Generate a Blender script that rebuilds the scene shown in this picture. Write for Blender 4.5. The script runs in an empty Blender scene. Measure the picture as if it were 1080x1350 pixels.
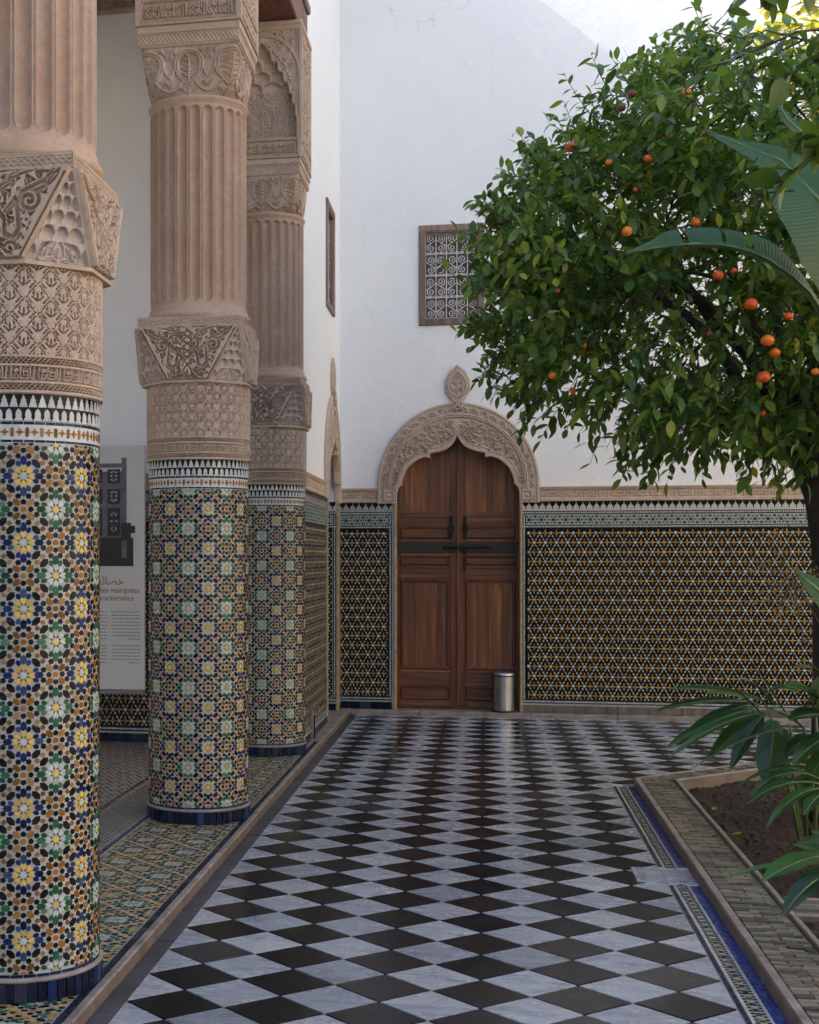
import bpy, math, random
import numpy as np
from mathutils import Vector, Matrix
PI = math.pi
random.seed(7); rng = np.random.default_rng(7)
sc = bpy.context.scene
COL = sc.collection

# ------------------------------------------------------------------ camera, sky, sun, exposure
EYE = 1.55
FPX, CX, CY = 1835.0, 262.0, 735.0
TH = math.atan((639 - CX) / FPX)
ST, CT = math.sin(TH), math.cos(TH)
cam = bpy.data.cameras.new('camera'); camo = bpy.data.objects.new('camera', cam); COL.objects.link(camo)
camo.location = (0, 0, EYE); camo.rotation_euler = (PI / 2, 0, TH)
cam.sensor_fit = 'AUTO'; cam.sensor_width = 36; cam.lens = FPX / 1350 * 36
cam.shift_x = (540 - CX) / 1350; cam.shift_y = (CY - 675) / 1350
cam.clip_start = 0.05; cam.clip_end = 500
sc.camera = camo

SUN_SLOPE = 0.887                      # of the eave's shadow across the far wall
sdir = Vector((-1.0, -0.06, SUN_SLOPE)).normalized()      # towards the sun
world = bpy.data.worlds.new('World'); sc.world = world; world.use_nodes = True
wn = world.node_tree; wn.nodes.clear()
sky = wn.nodes.new('ShaderNodeTexSky'); sky.sky_type = 'NISHITA'; sky.sun_disc = False
sky.sun_elevation = math.asin(sdir.z); sky.sun_rotation = math.atan2(sdir.x, sdir.y)
sky.air_density = 1.0; sky.dust_density = 3.0; sky.ozone_density = 1.0
bg = wn.nodes.new('ShaderNodeBackground'); bg.inputs[1].default_value = 0.15
wo = wn.nodes.new('ShaderNodeOutputWorld')
wn.links.new(sky.outputs[0], bg.inputs[0]); wn.links.new(bg.outputs[0], wo.inputs[0])
sun = bpy.data.lights.new('sun', 'SUN'); sun.energy = 3.2; sun.angle = math.radians(0.6); sun.color = (1.0, 0.93, 0.82)
suno = bpy.data.objects.new('sun', sun); COL.objects.link(suno)
suno.rotation_euler = sdir.to_track_quat('Z', 'Y').to_euler(); suno.location = (-6, -2, 14)
sc.view_settings.view_transform = 'Standard'; sc.view_settings.look = 'None'
sc.view_settings.gamma = 1; sc.view_settings.use_curve_mapping = False
sc.view_settings.exposure = 1.95
sc.cycles.max_bounces = 8; sc.cycles.diffuse_bounces = 5

# ------------------------------------------------------------------ helpers
def ray(x, y):
    r = (x - CX) / FPX; u = (CY - y) / FPX
    return (r * CT - ST, CT + r * ST, u)
def at(x, y, d):                        # a point d metres ahead
    a = ray(x, y); return Vector((a[0] * d, a[1] * d, EYE + a[2] * d))
def tag(o, label=None, cat=None, group=None, kind=None):
    if label: o['label'] = label
    if cat: o['category'] = cat
    if group: o['group'] = group
    if kind: o['kind'] = kind
    return o
def empty(name, loc=(0, 0, 0), rz=0, parent=None):
    o = bpy.data.objects.new(name, None); COL.objects.link(o); o.location = loc; o.rotation_euler = (0, 0, rz)
    o.empty_display_size = .2
    if parent: o.parent = parent
    return o
def link(name, me, parent=None, loc=None, rot=None):
    o = bpy.data.objects.new(name, me); COL.objects.link(o)
    if parent: o.parent = parent
    if loc is not None: o.location = loc
    if rot is not None: o.rotation_euler = rot
    return o
def copy_tree(o, parent=None):
    c = o.copy(); COL.objects.link(c); c.parent = parent
    for ch in list(o.children): copy_tree(ch, c)
    return c

class MB:
    def __init__(s): s.v = []; s.f = []; s.m = []; s.sm = []
    def add(s, vs, fs, mi=0, smooth=False):
        b = len(s.v); s.v.extend([tuple(p) for p in vs])
        for f in fs: s.f.append([b + i for i in f]); s.m.append(mi); s.sm.append(smooth)
        return s
    def box(s, x0, x1, y0, y1, z0, z1, mi=0, bev=0.0):
        if bev <= 0:
            v = [(x, y, z) for z in (z0, z1) for y in (y0, y1) for x in (x0, x1)]
            return s.add(v, [(0, 2, 3, 1), (4, 5, 7, 6), (0, 1, 5, 4), (2, 6, 7, 3), (0, 4, 6, 2), (1, 3, 7, 5)], mi)
        b = min(bev, (x1 - x0) * .45, (y1 - y0) * .45, (z1 - z0) * .45)
        # chamfered box: three rectangles per axis
        X = (x0, x1); Y = (y0, y1); Z = (z0, z1)
        vs = {}; v = []
        for i in (0, 1):
            for j in (0, 1):
                for k in (0, 1):
                    sx = b if i == 0 else -b; sy = b if j == 0 else -b; sz = b if k == 0 else -b
                    for a, p in enumerate(((X[i], Y[j] + sy, Z[k] + sz), (X[i] + sx, Y[j], Z[k] + sz), (X[i] + sx, Y[j] + sy, Z[k]))):
                        vs[(i, j, k, a)] = len(v); v.append(p)
        f = []
        g = lambda i, j, k, a: vs[(i, j, k, a)]
        f += [(g(0,0,0,0), g(0,0,1,0), g(0,1,1,0), g(0,1,0,0)), (g(1,0,0,0), g(1,1,0,0), g(1,1,1,0), g(1,0,1,0)),
              (g(0,0,0,1), g(1,0,0,1), g(1,0,1,1), g(0,0,1,1)), (g(0,1,0,1), g(0,1,1,1), g(1,1,1,1), g(1,1,0,1)),
              (g(0,0,0,2), g(0,1,0,2), g(1,1,0,2), g(1,0,0,2)), (g(0,0,1,2), g(1,0,1,2), g(1,1,1,2), g(0,1,1,2))]
        for i in (0, 1):
            for j in (0, 1): f.append((g(i,j,0,0), g(i,j,1,0), g(i,j,1,1), g(i,j,0,1)))
        for j in (0, 1):
            for k in (0, 1): f.append((g(0,j,k,1), g(1,j,k,1), g(1,j,k,2), g(0,j,k,2)))
        for i in (0, 1):
            for k in (0, 1): f.append((g(i,0,k,0), g(i,1,k,0), g(i,1,k,2), g(i,0,k,2)))
        for i in (0, 1):
            for j in (0, 1):
                for k in (0, 1): f.append((g(i,j,k,0), g(i,j,k,1), g(i,j,k,2)))
        return s.add(v, f, mi)
    def prism(s, pts, z0, z1, mi=0, cham=0.0):       # CCW polygon in xy
        n = len(pts); c = (sum(p[0] for p in pts) / n, sum(p[1] for p in pts) / n)
        if cham > 0:
            top = []
            for p in pts:
                d = math.hypot(p[0] - c[0], p[1] - c[1]) or 1; k = 1 - cham / d
                top.append((c[0] + (p[0] - c[0]) * k, c[1] + (p[1] - c[1]) * k, z1))
            v = [(p[0], p[1], z0) for p in pts] + [(p[0], p[1], z1 - cham * .5) for p in pts] + top
            f = [tuple(range(2 * n, 3 * n))]
            for i in range(n):
                j = (i + 1) % n; f += [(i, j, n + j, n + i), (n + i, n + j, 2 * n + j, 2 * n + i)]
        else:
            v = [(p[0], p[1], z0) for p in pts] + [(p[0], p[1], z1) for p in pts]
            f = [tuple(range(n, 2 * n))]
            for i in range(n): j = (i + 1) % n; f.append((i, j, n + j, n + i))
        return s.add(v, f, mi)
    def tube(s, pts, r, seg=6, mi=0, caps=True):
        pts = [Vector(p) for p in pts]; n = len(pts)
        rs = r if isinstance(r, (list, tuple)) else [r] * n
        up = None; rings = []
        for i, p in enumerate(pts):
            t = (pts[min(i + 1, n - 1)] - pts[max(i - 1, 0)])
            if t.length < 1e-9: t = Vector((0, 0, 1))
            t.normalize()
            if up is None:
                up = Vector((0, 0, 1)) if abs(t.z) < .9 else Vector((1, 0, 0))
            a = t.cross(up)
            if a.length < 1e-4: a = t.cross(Vector((0, 1, 0)))
            a.normalize(); b = a.cross(t).normalized(); up = b
            rings.append([p + (a * math.cos(2 * PI * k / seg) + b * math.sin(2 * PI * k / seg)) * rs[i] for k in range(seg)])
        v = [q for R in rings for q in R]; f = []
        for i in range(n - 1):
            for k in range(seg):
                k2 = (k + 1) % seg; f.append((i * seg + k, i * seg + k2, (i + 1) * seg + k2, (i + 1) * seg + k))
        if caps: f += [tuple(range(seg - 1, -1, -1)), tuple((n - 1) * seg + k for k in range(seg))]
        return s.add(v, f, mi, seg > 4)
    def lathe(s, prof, seg=48, c=(0, 0), mi=0, a0=0, smooth=True, cap=True):
        v = []; f = []; n = len(prof)
        for (r, z) in prof:
            for k in range(seg):
                a = a0 + 2 * PI * k / seg; v.append((c[0] + r * math.cos(a), c[1] + r * math.sin(a), z))
        for i in range(n - 1):
            for k in range(seg):
                k2 = (k + 1) % seg; f.append((i * seg + k, i * seg + k2, (i + 1) * seg + k2, (i + 1) * seg + k))
        s.add(v, f, mi, smooth)
        if cap: s.add([(c[0] + prof[-1][0] * math.cos(a0 + 2 * PI * k / seg), c[1] + prof[-1][0] * math.sin(a0 + 2 * PI * k / seg), prof[-1][1]) for k in range(seg)], [tuple(range(seg))], mi)
        return s
    def mesh(s, name, mats):
        me = bpy.data.meshes.new(name); me.from_pydata(s.v, [], s.f)
        for m in (mats if isinstance(mats, (list, tuple)) else [mats]): me.materials.append(m)
        me.polygons.foreach_set('material_index', s.m); me.polygons.foreach_set('use_smooth', s.sm)
        me.update(); return me
    def build(s, name, mats, parent=None, loc=None, rot=None): return link(name, s.mesh(name, mats), parent, loc, rot)

def grid(name, P, mat, parent=None, wrap=False, smooth=True):
    nv, nu = P.shape[:2]; me = bpy.data.meshes.new(name)
    idx = np.arange(nv * nu).reshape(nv, nu)
    if wrap: idx = np.concatenate([idx, idx[:, :1]], 1)
    q = np.stack([idx[:-1, :-1], idx[:-1, 1:], idx[1:, 1:], idx[1:, :-1]], -1).reshape(-1, 4)
    me.vertices.add(nv * nu); me.vertices.foreach_set('co', P.astype(np.float32).ravel())
    me.loops.add(q.size); me.loops.foreach_set('vertex_index', q.astype(np.int32).ravel())
    me.polygons.add(len(q)); me.polygons.foreach_set('loop_start', np.arange(0, q.size, 4, dtype=np.int32))
    me.polygons.foreach_set('loop_total', np.full(len(q), 4, np.int32))
    me.polygons.foreach_set('use_smooth', np.full(len(q), smooth, bool))
    me.materials.append(mat); me.update(calc_edges=True); me.validate()
    return link(name, me, parent)

# ------------------------------------------------------------------ materials
class NT:
    def __init__(s, name):
        s.m = bpy.data.materials.new(name); s.m.use_nodes = True; s.t = s.m.node_tree; s.t.nodes.clear()
        s.out = s.n('ShaderNodeOutputMaterial'); s.b = s.n('ShaderNodeBsdfPrincipled'); s.l(s.b.outputs[0], s.out.inputs[0])
    def n(s, t, **k):
        x = s.t.nodes.new(t)
        for a, b in k.items(): setattr(x, a, b)
        return x
    def l(s, a, b): s.t.links.new(a, b)
    def pos(s, off=None):
        g = s.n('ShaderNodeNewGeometry').outputs['Position']
        if off is None: return g
        a = s.n('ShaderNodeVectorMath', operation='MULTIPLY_ADD')
        c = s.n('ShaderNodeCombineXYZ')
        for i in range(3): s.l(off, c.inputs[i])
        s.l(c.outputs[0], a.inputs[0]); a.inputs[1].default_value = (37, 53, 71); s.l(g, a.inputs[2]); return a.outputs[0]
    def rnd(s):
        a = s.n('ShaderNodeObjectInfo').outputs['Random']; b = s.n('ShaderNodeNewGeometry').outputs['Random Per Island']
        m = s.n('ShaderNodeMath', operation='ADD'); s.l(a, m.inputs[0]); s.l(b, m.inputs[1])
        f = s.n('ShaderNodeMath', operation='FRACT'); s.l(m.outputs[0], f.inputs[0]); return f.outputs[0]
    def noise(s, vec, scale, detail=4, rough=.55, dist=0):
        x = s.n('ShaderNodeTexNoise'); s.l(vec, x.inputs['Vector'])
        x.inputs['Scale'].default_value = scale; x.inputs['Detail'].default_value = detail
        x.inputs['Roughness'].default_value = rough; x.inputs['Distortion'].default_value = dist
        return x.outputs['Fac']
    def ramp(s, fac, stops):
        x = s.n('ShaderNodeValToRGB'); s.l(fac, x.inputs[0]); cr = x.color_ramp
        while len(cr.elements) < len(stops): cr.elements.new(.5)
        for e, (p, c) in zip(cr.elements, stops):
            e.position = p; e.color = (*c, 1) if len(c) == 3 else c
        return x.outputs[0]
    def mix(s, fac, a, b, mode='MIX'):
        x = s.n('ShaderNodeMix', data_type='RGBA', blend_type=mode)
        for i, v in ((0, fac), (6, a), (7, b)):
            if isinstance(v, (int, float)): x.inputs[i].default_value = v
            elif isinstance(v, tuple): x.inputs[i].default_value = (*v, 1)
            else: s.l(v, x.inputs[i])
        return x.outputs[2]
    def bump(s, h, strength=.3, dist=.01):
        x = s.n('ShaderNodeBump'); x.inputs['Strength'].default_value = strength; x.inputs['Distance'].default_value = dist
        s.l(h, x.inputs['Height']); s.l(x.outputs[0], s.b.inputs['Normal'])
    def setv(s, k, v):
        if isinstance(v, (int, float)): s.b.inputs[k].default_value = v
        elif isinstance(v, tuple): s.b.inputs[k].default_value = (*v, 1)
        else: s.l(v, s.b.inputs[k])
        return s
def g3(c, k): return tuple(min(1, max(0, x * k)) for x in c)

def mat_simple(name, c, rough=.6, var=.25, scale=8, metal=0, bump=0.0, bscale=60):
    t = NT(name); p = t.pos(); n = t.noise(p, scale)
    t.setv('Base Color', t.ramp(n, [(.3, g3(c, 1 - var)), (.7, g3(c, 1 + var))])); t.setv('Roughness', rough); t.setv('Metallic', metal)
    if bump: t.bump(t.noise(p, bscale, 6), bump, .004)
    return t.m
def mat_glaze(name, c, rough=.22, var=.3, alt=None):
    t = NT(name); r = t.rnd(); p = t.pos(r)
    stops = [(0, g3(c, 1 - var)), (.75, g3(c, 1 + var))]
    if alt: stops.append((.97, alt))
    col = t.ramp(r, stops)
    n = t.noise(p, 45, 4)
    col = t.mix(.35, col, t.ramp(n, [(.3, (.55, .52, .48)), (.65, (1, 1, 1))]), 'MULTIPLY')
    chip = t.noise(t.pos(), 24, 5, .65)
    col = t.mix(t.ramp(chip, [(.66, (0, 0, 0)), (.72, (.65, .65, .65))]), col, (.30, .25, .20))
    t.setv('Base Color', col)
    t.setv('Roughness', t.ramp(n, [(.2, (rough * .7,) * 3), (.8, (rough * 1.9,) * 3)]))
    t.setv('Specular IOR Level', .12 if sum(c) < .5 else .3); t.bump(n, .12, .002); return t.m
def mat_plaster_carved(name, c, c2, pale_amt=.5):
    t = NT(name); p = t.pos()
    n = t.noise(p, 2.6, 5, .6); n2 = t.noise(p, 38, 6, .7); n3 = t.noise(p, 9, 3)
    col = t.ramp(n, [(.25, c), (.6, g3(c2, .92)), (.85, c2)])
    col = t.mix(t.ramp(n3, [(.55, (0, 0, 0)), (.8, (pale_amt, pale_amt, pale_amt))]), col, g3(c2, 1.35))  # noise patches mixed towards a paler plaster tone
    col = t.mix(.5, col, t.ramp(n2, [(.25, (.62, .6, .58)), (.6, (1, 1, 1))]), 'MULTIPLY')
    t.setv('Base Color', col); t.setv('Roughness', .85); t.setv('Specular IOR Level', .25)
    t.bump(n2, .35, .003); return t.m
def mat_white_wall(name, c=(.8, .8, .8)):
    t = NT(name); p = t.pos()
    n = t.noise(p, .7, 4, .5); n2 = t.noise(p, 5, 6, .6); n3 = t.noise(p, 60, 4, .6)
    col = t.ramp(n, [(.3, g3(c, .955)), (.7, c)])
    col = t.mix(.3, col, t.ramp(n2, [(.3, (.93, .925, .91)), (.6, (1, 1, 1))]), 'MULTIPLY')
    v = t.n('ShaderNodeMapping'); v.inputs['Scale'].default_value = (9, 9, .5); t.l(p, v.inputs[0])
    st = t.noise(v.outputs[0], 1.0, 5, .6)
    col = t.mix(.35, col, t.ramp(st, [(.62, (1, 1, 1)), (.78, (.86, .85, .82))]), 'MULTIPLY')
    vd = t.n('ShaderNodeVectorMath', operation='ADD'); t.l(p, vd.inputs[0]); nv_ = t.n('ShaderNodeTexNoise'); t.l(p, nv_.inputs['Vector']); nv_.inputs['Scale'].default_value = 1.7; nv_.inputs['Detail'].default_value = 6; t.l(nv_.outputs['Color'], vd.inputs[1])
    vo = t.n('ShaderNodeTexVoronoi', feature='DISTANCE_TO_EDGE'); t.l(vd.outputs[0], vo.inputs['Vector']); vo.inputs['Scale'].default_value = .55
    ck = t.mix(t.ramp(t.noise(p, .6, 2), [(.45, (0, 0, 0)), (.6, (1, 1, 1))]), (1, 1, 1), t.ramp(vo.outputs['Distance'], [(0, (.80, .79, .77)), (.0028, (1, 1, 1))]))
    col = t.mix(.8, col, ck, 'MULTIPLY')
    t.setv('Base Color', col); t.setv('Roughness', .9); t.setv('Specular IOR Level', .2)
    h = t.n('ShaderNodeMath', operation='MULTIPLY_ADD'); t.l(n2, h.inputs[0]); h.inputs[1].default_value = 3; t.l(n3, h.inputs[2])
    t.bump(h.outputs[0], .4, .006); return t.m
def mat_marble_white(name):
    t = NT(name); r = t.rnd(); p = t.pos(r)
    w = t.n('ShaderNodeMapping'); w.inputs['Rotation'].default_value = (0, 0, .6); w.inputs['Scale'].default_value = (2.2, 9, 3); t.l(p, w.inputs[0])
    v = t.noise(w.outputs[0], 2.2, 8, .62, 1.4); v2 = t.noise(p, 3.2, 5, .6, .8)
    base = t.ramp(r, [(0, (.25, .28, .33)), (.35, (.40, .43, .47)), (.7, (.33, .36, .41)), (1, (.50, .51, .53))])
    veins = t.ramp(v, [(.36, (.48, .50, .55)), (.49, (.86, .87, .9)), (.55, (1, 1, 1)), (.7, (.84, .86, .9))])
    col = t.mix(.8, base, veins, 'MULTIPLY'); col = t.mix(.5, col, t.ramp(v2, [(.3, (.74, .75, .78)), (.65, (1, 1, 1))]), 'MULTIPLY')
    wear = t.noise(t.pos(), 6, 6, .7)
    col = t.mix(t.ramp(wear, [(.62, (0, 0, 0)), (.8, (.4, .4, .4))]), col, (.30, .27, .23))
    t.setv('Base Color', col); t.setv('Specular IOR Level', .4); t.setv('Roughness', t.ramp(wear, [(.3, (.18, .18, .18)), (.7, (.34, .34, .34))]))
    t.bump(t.noise(t.pos(), 3.5, 3), .05, .01); return t.m
def mat_marble_black(name):
    t = NT(name); r = t.rnd(); p = t.pos(r)
    v = t.noise(p, 5, 7, .6, .6); wear = t.noise(t.pos(), 7, 6, .7)
    base = t.ramp(r, [(0, (.006, .007, .009)), (.5, (.009, .010, .012)), (.86, (.02, .018, .019)), (1, (.045, .047, .05))])
    col = t.mix(t.ramp(v, [(.6, (0, 0, 0)), (.75, (.3, .3, .3))]), base, (.03, .028, .027))
    col = t.mix(t.ramp(wear, [(.60, (0, 0, 0)), (.78, (.2, .2, .2))]), col, (.032, .033, .036))
    t.setv('Base Color', col); t.setv('Specular IOR Level', .09); t.setv('Roughness', t.ramp(wear, [(.3, (.11, .11, .11)), (.7, (.26, .26, .26))]))
    t.bump(t.noise(t.pos(), 3.5, 3), .05, .01); return t.m
def mat_wood(name, c, c2, axis='z', rough=.42, sc_=1.0):
    t = NT(name); r = t.rnd(); p = t.pos(r)
    w = t.n('ShaderNodeMapping'); s = {'z': (22, 22, 1.2), 'x': (1.2, 22, 22)}[axis]
    w.inputs['Scale'].default_value = tuple(a * sc_ for a in s); t.l(p, w.inputs[0])
    n = t.noise(w.outputs[0], 1.0, 7, .62, .5); n2 = t.noise(w.outputs[0], 3.0, 4, .7)
    col = t.ramp(n, [(.28, g3(c, .55)), (.5, c), (.72, c2)])
    col = t.mix(.5, col, t.ramp(n2, [(.3, (.6, .55, .5)), (.6, (1, 1, 1))]), 'MULTIPLY')
    col = t.mix(.6, col, t.ramp(r, [(0, (.50, .44, .42)), (.5, (.86, .84, .82)), (1, (1.45, 1.4, 1.2))]), 'MULTIPLY')
    t.setv('Base Color', col); t.setv('Roughness', rough); t.bump(n, .25, .002); return t.m
def mat_leaf(name, stops, rough=.38, trans=.35, tcol=(.16, .26, .03)):
    t = NT(name); r = t.rnd(); p = t.pos()
    col = t.ramp(r, stops)
    col = t.mix(.35, col, t.ramp(t.noise(p, 40, 3), [(.3, (.7, .72, .66)), (.7, (1, 1, 1))]), 'MULTIPLY')
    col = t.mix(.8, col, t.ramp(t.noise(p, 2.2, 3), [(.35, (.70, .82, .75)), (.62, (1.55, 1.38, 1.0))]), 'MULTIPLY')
    t.setv('Base Color', col); t.setv('Roughness', rough)
    tr = t.n('ShaderNodeBsdfTranslucent'); t.l(t.mix(.5, col, tcol), tr.inputs[0])
    mx = t.n('ShaderNodeMixShader'); mx.inputs[0].default_value = trans
    t.l(t.b.outputs[0], mx.inputs[1]); t.l(tr.outputs[0], mx.inputs[2]); t.l(mx.outputs[0], t.out.inputs[0]); return t.m

M = {}
M['plaster'] = mat_plaster_carved('carved_plaster', (.43, .305, .225), (.54, .42, .33), .5)
M['plaster_pale'] = mat_plaster_carved('pale_carved_plaster', (.47, .35, .265), (.56, .44, .35), .5)
M['flute'] = mat_plaster_carved('fluted_plaster', (.44, .285, .20), (.53, .375, .28), .4)
M['niche'] = mat_plaster_carved('niche_plaster', (.49, .395, .33), (.57, .475, .41), .3)
M['wall'] = mat_white_wall('white_limewash', (.80, .80, .795))
M['wall_in'] = mat_white_wall('gallery_plaster', (.88, .87, .87))
M['warm'] = mat_white_wall('warm_limewash', (.70, .62, .50))
M['t_white'] = mat_glaze('glazed_white', (.50, .50, .47), .25, .14)
M['t_black'] = mat_glaze('glazed_black', (.011, .011, .012), .2, .4)
M['t_brown'] = mat_glaze('glazed_amber', (.24, .105, .022), .22, .35, (.34, .20, .08))
M['t_blue'] = mat_glaze('glazed_blue', (.010, .021, .085), .2, .5, (.04, .08, .16))
M['t_green'] = mat_glaze('glazed_green', (.018, .095, .05), .22, .45, (.10, .18, .13))
M['t_yellow'] = mat_glaze('glazed_yellow', (.62, .43, .10), .22, .16)
M['t_pale'] = mat_glaze('glazed_pale_blue', (.45, .49, .47), .22, .14)
M['t_band'] = mat_glaze('glazed_cobalt', (.022, .04, .19), .25, .5, (.06, .10, .26))
M['t_mint'] = mat_glaze('glazed_mint', (.32, .355, .32), .25, .15)
M['t_dgreen'] = mat_glaze('glazed_dark_green', (.02, .055, .04), .22, .4)
M['t_navy'] = mat_glaze('glazed_navy', (.010, .014, .036), .24, .45, (.04, .045, .06))
M['t_ochre'] = mat_glaze('glazed_ochre', (.40, .24, .06), .3, .4)
M['grout'] = mat_simple('grout', (.17, .16, .15), .85, .25, 12)
M['mortar'] = mat_simple('tile_mortar', (.335, .32, .285), .45, .2, 14)
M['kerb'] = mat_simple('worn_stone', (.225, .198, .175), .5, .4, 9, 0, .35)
M['riser'] = mat_simple('dark_riser', (.13, .103, .086), .7, .3, 9, 0, .3)
M['slate'] = mat_simple('dark_slate', (.055, .055, .065), .4, .4, 6, 0, .15)
M['mwhite'] = mat_marble_white('white_marble'); M['mblack'] = mat_marble_black('black_marble')
M['wood'] = mat_wood('cedar_door', (.165, .062, .024), (.34, .155, .058), rough=.42)
M['wood_dark'] = mat_wood('cedar_frame', (.10, .030, .012), (.20, .068, .028), rough=.38)
M['wood_x'] = mat_wood('cedar_rail', (.13, .050, .021), (.26, .115, .045), 'x', .42)
M['wood_bar'] = mat_simple('blackened_bar', (.022, .017, .015), .5, .3, 20)
M['iron'] = mat_simple('dark_iron', (.03, .028, .027), .45, .3, 30, .8)
M['beam'] = mat_wood('painted_beam', (.15, .06, .04), (.26, .13, .09), 'z', .6)
M['frame'] = mat_wood('weathered_frame', (.22, .155, .13), (.34, .26, .22), 'z', .75)
M['grille'] = mat_simple('pale_iron', (.60, .59, .56), .55, .15, 30, 0, .1)
M['shutter'] = mat_simple('shutter_board', (.16, .12, .11), .8, .3, 10)
M['dark'] = mat_simple('dark_inside', (.03, .028, .028), .9, .2, 8)
M['panel'] = mat_simple('printed_panel', (.54, .53, .52), .5, .04, 2)
M['ink'] = mat_simple('print_dark', (.035, .032, .032), .6, .1, 5)
M['ink_o'] = mat_simple('print_rust', (.28, .11, .035), .6, .1, 5)
M['ph_wood'] = mat_simple('print_wood', (.10, .095, .115), .5, .35, 14)
M['ph_dark'] = mat_simple('print_black', (.012, .010, .012), .5, .2, 9)
M['ph_pale'] = mat_simple('print_pale', (.30, .28, .30), .5, .25, 30)
M['bark'] = mat_simple('orange_bark', (.035, .028, .024), .9, .45, 18, 0, .9, 35)
M['twig'] = mat_simple('twig_bark', (.07, .05, .035), .85, .3, 20)
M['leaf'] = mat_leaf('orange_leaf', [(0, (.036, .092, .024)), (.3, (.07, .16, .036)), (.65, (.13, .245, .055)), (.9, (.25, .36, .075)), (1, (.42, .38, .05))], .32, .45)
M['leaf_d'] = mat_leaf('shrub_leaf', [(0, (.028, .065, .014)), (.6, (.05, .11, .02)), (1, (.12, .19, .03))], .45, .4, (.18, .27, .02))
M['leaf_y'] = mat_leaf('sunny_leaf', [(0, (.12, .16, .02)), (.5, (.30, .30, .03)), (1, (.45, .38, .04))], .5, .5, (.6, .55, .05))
M['strap'] = mat_leaf('strap_leaf', [(0, (.008, .032, .012)), (.6, (.017, .062, .019)), (1, (.038, .11, .026))], .33, .2)
M['banana'] = mat_leaf('banana_leaf', [(0, (.018, .070, .022)), (.6, (.028, .095, .028)), (1, (.045, .115, .03))], .5, .3)
M['stalk'] = mat_simple('green_stalk', (.08, .13, .035), .5, .3, 12)
def mat_orange():
    t = NT('orange_peel'); r = t.rnd(); p = t.pos()
    t.setv('Base Color', t.ramp(r, [(0, (.55, .07, .008)), (.6, (.68, .12, .010)), (1, (.78, .24, .02))])); t.setv('Roughness', .42)
    t.bump(t.noise(p, 350, 2), .3, .001); return t.m
M['orange'] = mat_orange()
M['dull_orange'] = mat_simple('dull_peel', (.16, .05, .03), .6, .3, 30)
def mat_soil():
    t = NT('soil'); p = t.pos(); n = t.noise(p, 14, 8, .7); n2 = t.noise(p, 2, 4)
    col = t.ramp(n, [(.3, (.010, .005, .004)), (.6, (.034, .016, .010)), (.8, (.085, .045, .028))])
    t.setv('Base Color', t.mix(.5, col, t.ramp(n2, [(.3, (.6, .55, .5)), (.7, (1, 1, 1))]), 'MULTIPLY')); t.setv('Roughness', .95)
    t.bump(n, 1.0, .03); return t.m
M['soil'] = mat_soil()
M['bar'] = mat_glaze('glazed_brick', (.125, .12, .095), .5, .5, (.25, .21, .165))
def mat_steel():
    t = NT('brushed_steel'); p = t.pos(); w = t.n('ShaderNodeMapping'); w.inputs['Scale'].default_value = (6, 6, 260); t.l(p, w.inputs[0])
    n = t.noise(w.outputs[0], 1, 4); t.setv('Base Color', t.ramp(n, [(.3, (.30, .32, .34)), (.7, (.44, .46, .48))])); t.setv('Metallic', 1.0); t.setv('Roughness', .3)
    t.setv('Anisotropic', .6); return t.m
M['steel'] = mat_steel(); M['rubber'] = mat_simple('black_plastic', (.02, .02, .02), .5, .1, 10)

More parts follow.
